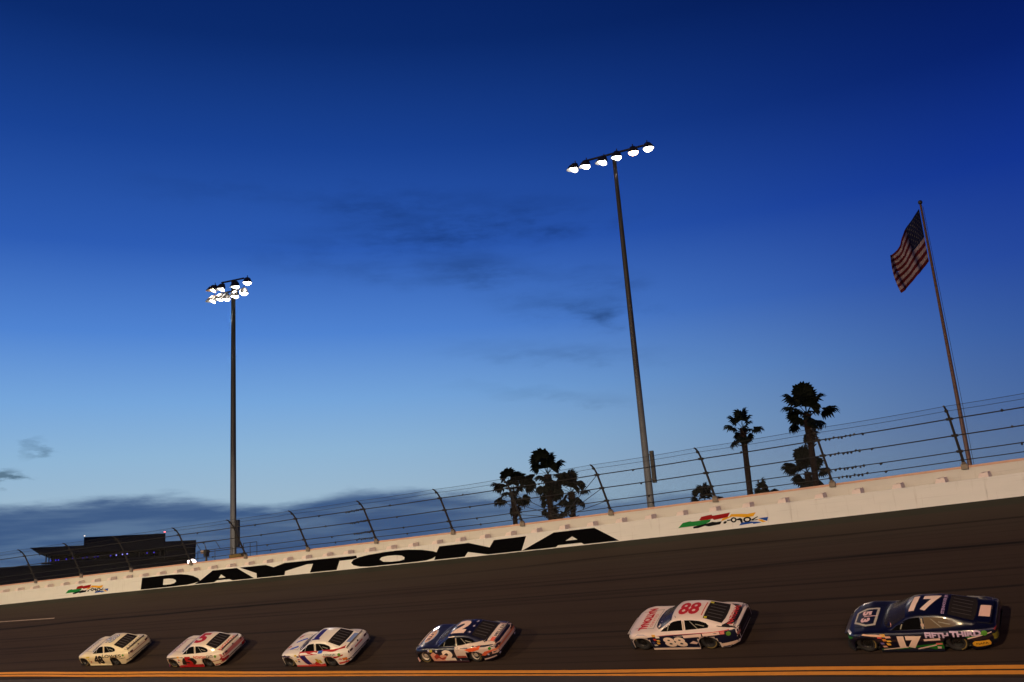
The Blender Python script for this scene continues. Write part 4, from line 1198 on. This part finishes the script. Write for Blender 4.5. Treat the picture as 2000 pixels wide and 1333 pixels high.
SP['1'] = dict(label='white stock car with a blue number 1 on roof and door, third from the left', body=(240, 228, 214), spoiler=(90, 60, 56), skirt=(205, 70, 60), livery=[
    ('side_stripe', 'S', 1, RED, 'poly', [(.62, .82), (-.62, .86), (-.70, .74), (.0, .70), (.46, .72)]),
    ('side_stripe', 'S', 1, (150, 20, 26), 'poly', [(.62, .78), (.50, .74), (.12, .22), (.0, .14), (.14, .12), (.30, .22)]),
    ('number_backing', 'S', 1, (244, 214, 200), 'poly', [(.50, .68), (.10, .72), (-.34, .14), (.10, .14)]),
    ('door_number', 'S', 2, (34, 22, 96), 'text', '1', 'S', 'side', .36, .17, .34, .53, .06, -.5),
    ('lower_flame', 'S', 1, (196, 40, 36), 'poly', [(.1, .11), (-1.0, .11), (-1.0, .22), (-.7, .16), (-.45, .34), (-.3, .22), (-.0, .3)]),
    ('nose_flame', 'S', 1, (44, 26, 66), 'poly', [(2.3, .55), (2.0, .66), (1.75, .70), (1.2, .72), (.95, .55), (.78, .30), (.60, .16), (.45, .12), (.98, .12), (1.0, .40), (1.2, .68), (1.6, .74), (1.86, .62), (2.3, .30)]),
    ('side_stripe', 'S', 1, RED, 'poly', [(-.9, .90), (-2.3, .92), (-2.3, .87), (-1.0, .84)]), ('side_stripe', 'S', 1, RED, 'poly', [(-1.0, .66), (-1.9, .62), (-2.3, .70), (-2.3, .64), (-1.84, .52), (-1.1, .60)]),
    ('side_stripe', 'S', 1, (206, 60, 44), 'poly', [(-1.80, .14), (-2.46, .22), (-2.46, .30), (-1.80, .24)]), ('side_stripe', 'S', 2, (206, 60, 44), 'poly', [(-1.95, .44), (-2.15, .40), (-2.2, .46), (-2.05, .5)]),
    ('sticker', 'S', 2, (214, 120, 40), 'poly', [(-2.2, .34), (-2.44, .36), (-2.44, .50), (-2.2, .5)]), ('sticker', 'S', 2, (190, 160, 40), 'poly', [(-.50, .28), (-.68, .24), (-.62, .50), (-.44, .52)]), ('sticker', 'S', 2, (190, 160, 40), 'poly', [(-.70, .24), (-.84, .24), (-.80, .42), (-.66, .46)]),
    ('sponsor_mark', 'S', 2, (40, 90, 190), 'poly', [(-.72, .86), (-1.02, .88), (-1.0, .80), (-.72, .78)]), ('sponsor_lettering', 'S', 2, (90, 110, 110), 'text', 'CESSNA', 'S', 'side', -1.12, .68, .76, .11, .01, 0),
    ('round_sticker', 'S', 3, GREEN, 'poly', disc(-2.10, .71, .085)),
    ('roof_number', 'T', 2, (34, 24, 110), 'text', '1', 'T', 'roof', -.20, .42, .34, .84, .07, 0), ('roof_number_foot', 'T', 2, (34, 24, 110), 'poly', [(-.12, .42), (-.64, .42), (-.64, .33), (-.12, .33)]),
    ('hood_mark', 'T', 2, (40, 80, 190), 'poly', [(1.10, .28), (1.0, .40), (1.42, .62), (1.5, .5)]), ('hood_mark', 'T', 2, (40, 80, 190), 'poly', [(1.0, -.34), (.92, -.24), (1.5, .06), (1.55, -.06)]), ('hood_mark', 'T', 2, (190, 70, 60), 'poly', [(1.75, .2), (1.65, .3), (1.9, .44), (1.98, .32)]), ('hood_mark', 'T', 2, (190, 70, 60), 'poly', [(1.5, -.6), (1.4, -.5), (1.7, -.34), (1.78, -.46)]),
    ('deck_mark', 'T', 2, (110, 130, 180), 'poly', [(-2.12, -.45), (-2.40, -.45), (-2.40, .25), (-2.12, .25)]),
    ('rear_band', 'R', 2, (200, 110, 100), 'poly', [(-.3, .62), (.3, .62), (.3, .70), (-.3, .70)]), ('emblem', 'R', 2, (60, 30, 50), 'poly', disc(0, .82, .05)),
] + stickers(((214, 180, 60), (60, 50, 110), (230, 214, 200), (200, 60, 50)))[:6])
SP['2'] = dict(label='dark navy and orange stock car with a big white number 2, fourth from the left', body=(18, 17, 36), rim=True, spoiler=(200, 180, 170), split=(200, 150, 130), skirt=(60, 30, 40), livery=[
    ('rear_quarter', 'S', 1, (214, 190, 176), 'poly', [(-.40, .80), (-.80, .86), (-1.2, .93), (-1.8, .97), (-2.46, .97), (-2.48, .60), (-1.95, .45), (-1.75, .55), (-1.0, .60), (-.98, .30), (-.42, .30)]),
    ('orange_flame', 'S', 2, (226, 92, 44), 'poly', [(-.96, .72), (-1.3, .80), (-1.85, .86), (-1.75, .72), (-1.5, .66), (-1.2, .62)]),
    ('orange_flame', 'S', 2, (214, 96, 60), 'poly', [(-1.78, .40), (-2.0, .60), (-2.25, .64), (-2.44, .60), (-2.2, .52), (-1.98, .38)]),
    ('orange_flame', 'S', 1, (226, 160, 134), 'poly', [(1.0, .50), (.8, .62), (.55, .40), (.3, .50), (.1, .40), (.1, .12), (.98, .12)]), ('orange_flame', 'S', 2, (170, 60, 44), 'poly', [(.85, .36), (.62, .54), (.45, .28), (.2, .36), (.2, .26), (.45, .18), (.6, .3), (.8, .2)]),
    ('orange_flame', 'S', 2, (150, 64, 50), 'poly', [(-.44, .40), (-.96, .40), (-.96, .30), (-.44, .28)]),
    ('door_number', 'S', 3, (250, 226, 204), 'text', '2', 'S', 'side', .32, .14, .62, .57, .06, -.05),
    ('star', 'S', 2, (200, 190, 210), 'poly', star(.62, .66, .08)), ('star', 'S', 2, (200, 190, 210), 'poly', star(1.05, .70, .08)), ('star', 'S', 2, (200, 190, 210), 'poly', star(-.55, .18, .06)), ('star', 'S', 3, (200, 190, 210), 'poly', star(-2.15, .44, .08)),
    ('quarter_stripe', 'S', 2, (220, 190, 180), 'poly', [(-1.85, .16), (-2.46, .26), (-2.46, .32), (-1.85, .22)]),
    ('round_sticker', 'S', 3, (50, 130, 40), 'poly', disc(-2.28, .72, .07)), ('sticker', 'S', 2, (190, 170, 70), 'poly', [(1.0, .62), (.84, .62), (.84, .74), (1.0, .74)]),
    ('roof_stripe', 'S', 2, (232, 206, 190), 'poly', [(-.06, 1.20), (-.42, 1.225), (-.42, 1.205), (-.06, 1.175)]),
    ('roof_number', 'T', 2, (250, 214, 196), 'text', '2', 'T', 'roof', -.14, .44, .74, .90, .06, .10),
    ('star', 'T', 2, (200, 190, 210), 'poly', star(-1.10, -.42, .08)), ('star', 'T', 2, (200, 190, 210), 'poly', star(-1.10, -.05, .08)), ('star', 'T', 2, (200, 190, 210), 'poly', star(-1.10, .36, .08)),
    ('hood_edge', 'T', 1, (206, 180, 170), 'poly', [(1.95, -.60), (2.2, -.45), (2.2, .45), (1.95, .60), (2.05, .3), (2.05, -.3)]), ('hood_oval', 'T', 1, (170, 180, 206), 'poly', [(1.55 + .36 * math.cos(a * .3927), .52 * math.sin(a * .3927)) for a in range(16)]), ('hood_oval', 'T', 2, (230, 180, 150), 'poly', [(1.55 + .30 * math.cos(a * .3927), .46 * math.sin(a * .3927)) for a in range(16)]),
    ('hood_lettering', 'T', 3, (50, 50, 90), 'text', 'LITE', 'T', 'hood', 1.66, -.34, .68, .26, .03, 0),
    ('deck_panel', 'T', 1, (226, 204, 192), 'poly', [(-2.07, -.64), (-2.07, .64), (-2.42, .62), (-2.42, -.62)]), ('deck_lettering', 'T', 2, (60, 50, 60), 'text', 'MILLER', 'T', 'deck', -2.38, .28, .85, .16, .02, 0), ('deck_mark', 'T', 2, (226, 110, 90), 'poly', [(-2.2, .34), (-2.2, .60), (-2.45, .60), (-2.45, .34)]),
    ('rear_panel', 'R', 1, (216, 176, 156), 'poly', [(-.90, .42), (.90, .42), (.88, .92), (-.88, .92)]), ('rear_stripe', 'R', 2, (226, 130, 90), 'poly', [(-.88, .56), (.88, .56), (.88, .66), (-.88, .66)]), ('star', 'R', 3, (200, 190, 210), 'poly', star(.7, .34, .07)), ('star', 'R', 3, (200, 190, 210), 'poly', star(-.6, .34, .07)),
])
SP['88'] = dict(label='white and navy stock car number 88 with red roof numbers, second from the right', body=(238, 216, 204), spoiler=(24, 20, 22), skirt=(230, 200, 180), livery=[
    ('navy_side', 'S', 1, NAVY, 'poly', [(2.36, .44), (1.9, .56), (1.2, .63), (.62, .68), (-.5, .74), (-1.6, .80), (-2.3, .82), (-2.62, .78), (-2.62, .12), (.96, .12), (2.3, .12)]),
    ('pinstripe', 'S', 2, (200, 60, 70), 'poly', [(.66, .70), (-.5, .755), (-1.6, .82), (-2.3, .84), (-2.3, .82), (-1.6, .80), (-.5, .74), (.66, .685)]),
    ('door_number', 'S', 3, (252, 222, 200), 'text', '88', 'S', 'side', .42, .17, .92, .46, .045, -.25),
    ('sponsor_panel', 'S', 2, (240, 205, 190), 'poly', [(-.46, .58), (-1.20, .64), (-1.20, .76), (-.42, .70)]), ('sponsor_panel', 'S', 2, (240, 205, 190), 'poly', [(-1.26, .66), (-1.94, .70), (-1.92, .82), (-1.24, .77)]), ('sponsor_panel', 'S', 2, (220, 120, 110), 'poly', [(-1.95, .70), (-2.12, .71), (-2.12, .83), (-1.95, .82)]),
    ('round_sticker', 'S', 3, (96, 140, 50), 'poly', disc(-2.26, .70, .09)),
    ('sponsor_mark', 'S', 2, (226, 190, 175), 'poly', [(-.62, .32), (-.80, .44), (-.98, .36), (-.9, .28)]),
    ('quarter_panel', 'S', 2, (240, 205, 180), 'poly', [(-1.80, .14), (-2.48, .22), (-2.48, .34), (-1.76, .28)]),
    ('wheel_arch_stripe', 'S', 2, (180, 170, 190), 'poly', [(1.75, .66), (1.5, .745), (1.25, .745), (1.05, .68), (1.22, .765), (1.5, .77)]),
    ('nose_mark', 'S', 2, (210, 150, 130), 'poly', [(2.36, .30), (2.2, .34), (2.2, .46), (2.36, .42)]),
    ('roof_number', 'T', 2, (186, 24, 40), 'text', '88', 'T', 'roof', -.16, .36, .84, .74, .035, 0), ('roof_edge_stripe', 'T', 2, (206, 90, 76), 'poly', [(-1.16, -.40), (-1.16, .40), (-1.20, .40), (-1.20, -.40)]),
    ('hood_lettering', 'T', 2, (190, 26, 40), 'text', 'NATIONAL', 'T', 'hood', 1.62, -.70, 1.40, .44, .05, 0), ('hood_lettering', 'T', 2, (215, 120, 115), 'text', 'GUARD', 'T', 'hood', 1.12, -.3, .8, .12, .01, 0),
    ('deck_lettering', 'T', 2, (200, 50, 50), 'text', 'NATIONAL', 'T', 'deck', -2.38, .58, 1.16, .22, .02, 0),
    ('window_sticker', 'T', 2, (200, 190, 50), 'poly', [(-1.28, -.50), (-1.40, -.50), (-1.40, -.40), (-1.28, -.40)]), ('window_sticker', 'T', 2, (200, 190, 50), 'poly', [(-1.30, .42), (-1.40, .42), (-1.40, .52), (-1.30, .52)]),
    ('rear_panel', 'R', 1, (30, 22, 26), 'poly', [(-.91, .14), (.91, .14), (.89, .93), (-.89, .93)]), ('rear_mark', 'R', 2, (190, 110, 95), 'poly', [(.55, .55), (.8, .55), (.8, .66), (.55, .66)]), ('rear_mark', 'R', 2, (190, 130, 115), 'poly', [(-.7, .62), (-.85, .62), (-.85, .74), (-.7, .74)]), ('rear_mark', 'R', 2, (70, 60, 70), 'poly', [(-.4, .45), (.4, .45), (.4, .52), (-.4, .52)]),
] + stickers())
SP['17'] = dict(label='dark blue stock car number 17 with green flashes, rearmost at the right', body=(8, 9, 32), spoiler=(20, 18, 30), skirt=(20, 24, 40), qglass=(110, 90, 66), livery=[
    ('green_flash', 'S', 1, (34, 120, 36), 'poly', [(.95, .16), (.2, .22), (-.7, .34), (-1.0, .42), (-1.0, .16), (-.7, .12), (-.4, .24), (.3, .14), (.95, .12)]),
    ('green_flash', 'S', 1, (34, 120, 36), 'poly', [(2.36, .40), (2.1, .50), (1.9, .62), (2.3, .56)]), ('green_flash', 'S', 1, (34, 120, 36), 'poly', [(-1.70, .60), (-2.3, .70), (-2.3, .66), (-1.80, .54)]),
    ('white_line', 'S', 2, (236, 200, 186), 'poly', [(.98, .10), (.1, .20), (.1, .24), (.98, .14)]), ('white_line', 'S', 2, (236, 200, 186), 'poly', [(-.1, .09), (-.8, .28), (-.8, .33), (-.1, .14)]), ('white_line', 'S', 2, (236, 200, 186), 'poly', [(-1.76, .52), (-2.46, .68), (-2.46, .71), (-1.76, .57)]),
    ('white_panel', 'S', 2, (236, 200, 186), 'poly', [(-.45, .46), (-.95, .50), (-.95, .58), (-.45, .54)]), ('sticker', 'S', 3, (220, 110, 100), 'poly', [(-.78, .30), (-.98, .32), (-.98, .38), (-.78, .38)]), ('sticker', 'S', 3, (220, 190, 175), 'poly', [(-.78, .15), (-.90, .15), (-.92, .24), (-.80, .25)]),
    ('door_number', 'S', 3, (248, 216, 194), 'text', '17', 'S', 'side', .36, .17, .76, .50, .09, 0),
    ('sponsor_lettering', 'S', 3, (206, 180, 206), 'text', 'FIFTH', 'S', 'side', -.52, .59, .72, .19, .05, 0), ('sponsor_lettering', 'S', 3, (206, 180, 206), 'text', 'THIRD', 'S', 'side', -1.28, .63, .90, .19, .05, 0),
    ('round_sticker', 'S', 3, (90, 150, 50), 'poly', disc(-2.26, .70, .09)), ('yellow_badge', 'S', 2, (242, 176, 50), 'poly', [(-1.86, .26), (-1.94, .20), (-2.34, .22), (-2.38, .30), (-2.34, .42), (-1.94, .42), (-1.86, .36)]), ('badge_lettering', 'S', 3, (90, 60, 20), 'text', 'NAPA', 'S', 'side', -1.96, .28, .34, .07, .01, 0),
    ('fender_flash', 'S', 2, (236, 190, 160), 'poly', [(1.85, .64), (1.4, .77), (1.0, .74), (.72, .70), (.72, .64), (1.1, .68), (1.5, .74)]), ('sticker', 'S', 3, (226, 90, 80), 'poly', [(.98, .60), (.84, .60), (.84, .66), (.98, .66)]),
    ('mirror_patch', 'S', 2, (216, 150, 140), 'poly', [(.68, .86), (.52, .86), (.56, .93), (.64, .93)]), ('pillar_patch', 'S', 2, (206, 170, 150), 'poly', [(-.44, .91), (-.53, .91), (-.53, 1.0), (-.44, 1.0)]),
    ('roof_number', 'T', 2, (246, 214, 196), 'text', '17', 'T', 'roof', -.10, .38, .86, .80, .05, .12), ('roof_edge_text', 'T', 2, (190, 160, 200), 'text', 'STENHOUSE JR', 'T', 'deck', -1.20, .52, 1.0, .12, .02, 0),
    ('hood_emblem', 'T', 1, (190, 180, 165), 'poly', [(1.08, -.46), (1.08, .50), (1.40, .56), (2.0, .30), (2.0, -.30), (1.6, -.46)], [[(1.16, -.38), (1.56, -.38), (1.92, -.24), (1.92, .24), (1.40, .46), (1.16, .42)]]),
    ('hood_emblem', 'T', 2, (226, 180, 180), 'poly', [(1.62, .02), (1.58, .02), (1.10, .02), (1.10, -.03), (1.62, -.03)]), ('hood_lettering', 'T', 2, (230, 190, 190), 'text', '5', 'T', 'hood', 1.72, -.30, .24, .40, .06, 0), ('hood_lettering', 'T', 2, (230, 190, 190), 'text', '3', 'T', 'hood', 1.72, .08, .24, .40, .06, 0),
    ('deck_panel', 'T', 2, (240, 196, 180), 'poly', [(-2.12, -.24), (-2.10, .34), (-2.42, .34), (-2.42, -.24)]),
    ('rear_mark', 'R', 2, (120, 110, 36), 'poly', [(.62, .40), (.84, .40), (.84, .62), (.62, .62)]), ('rear_mark', 'R', 2, (90, 60, 80), 'poly', [(-.5, .62), (.3, .62), (.3, .70), (-.5, .70)]), ('rear_mark', 'R', 2, (160, 60, 60), 'poly', [(.60, .72), (.78, .72), (.78, .78), (.60, .78)]),
] + stickers(((232, 170, 60), (240, 180, 150), (226, 140, 60), (250, 200, 80), (120, 100, 150))))
CARS = [('48', 55.22, .865), ('5', 47.14, .552), ('1', 38.26, .453), ('2', 29.78, .618), ('88', 19.19, 1.251), ('17', 10.61, .978)]
for kx, s, u in CARS: build_car(SP[kx], s, u)
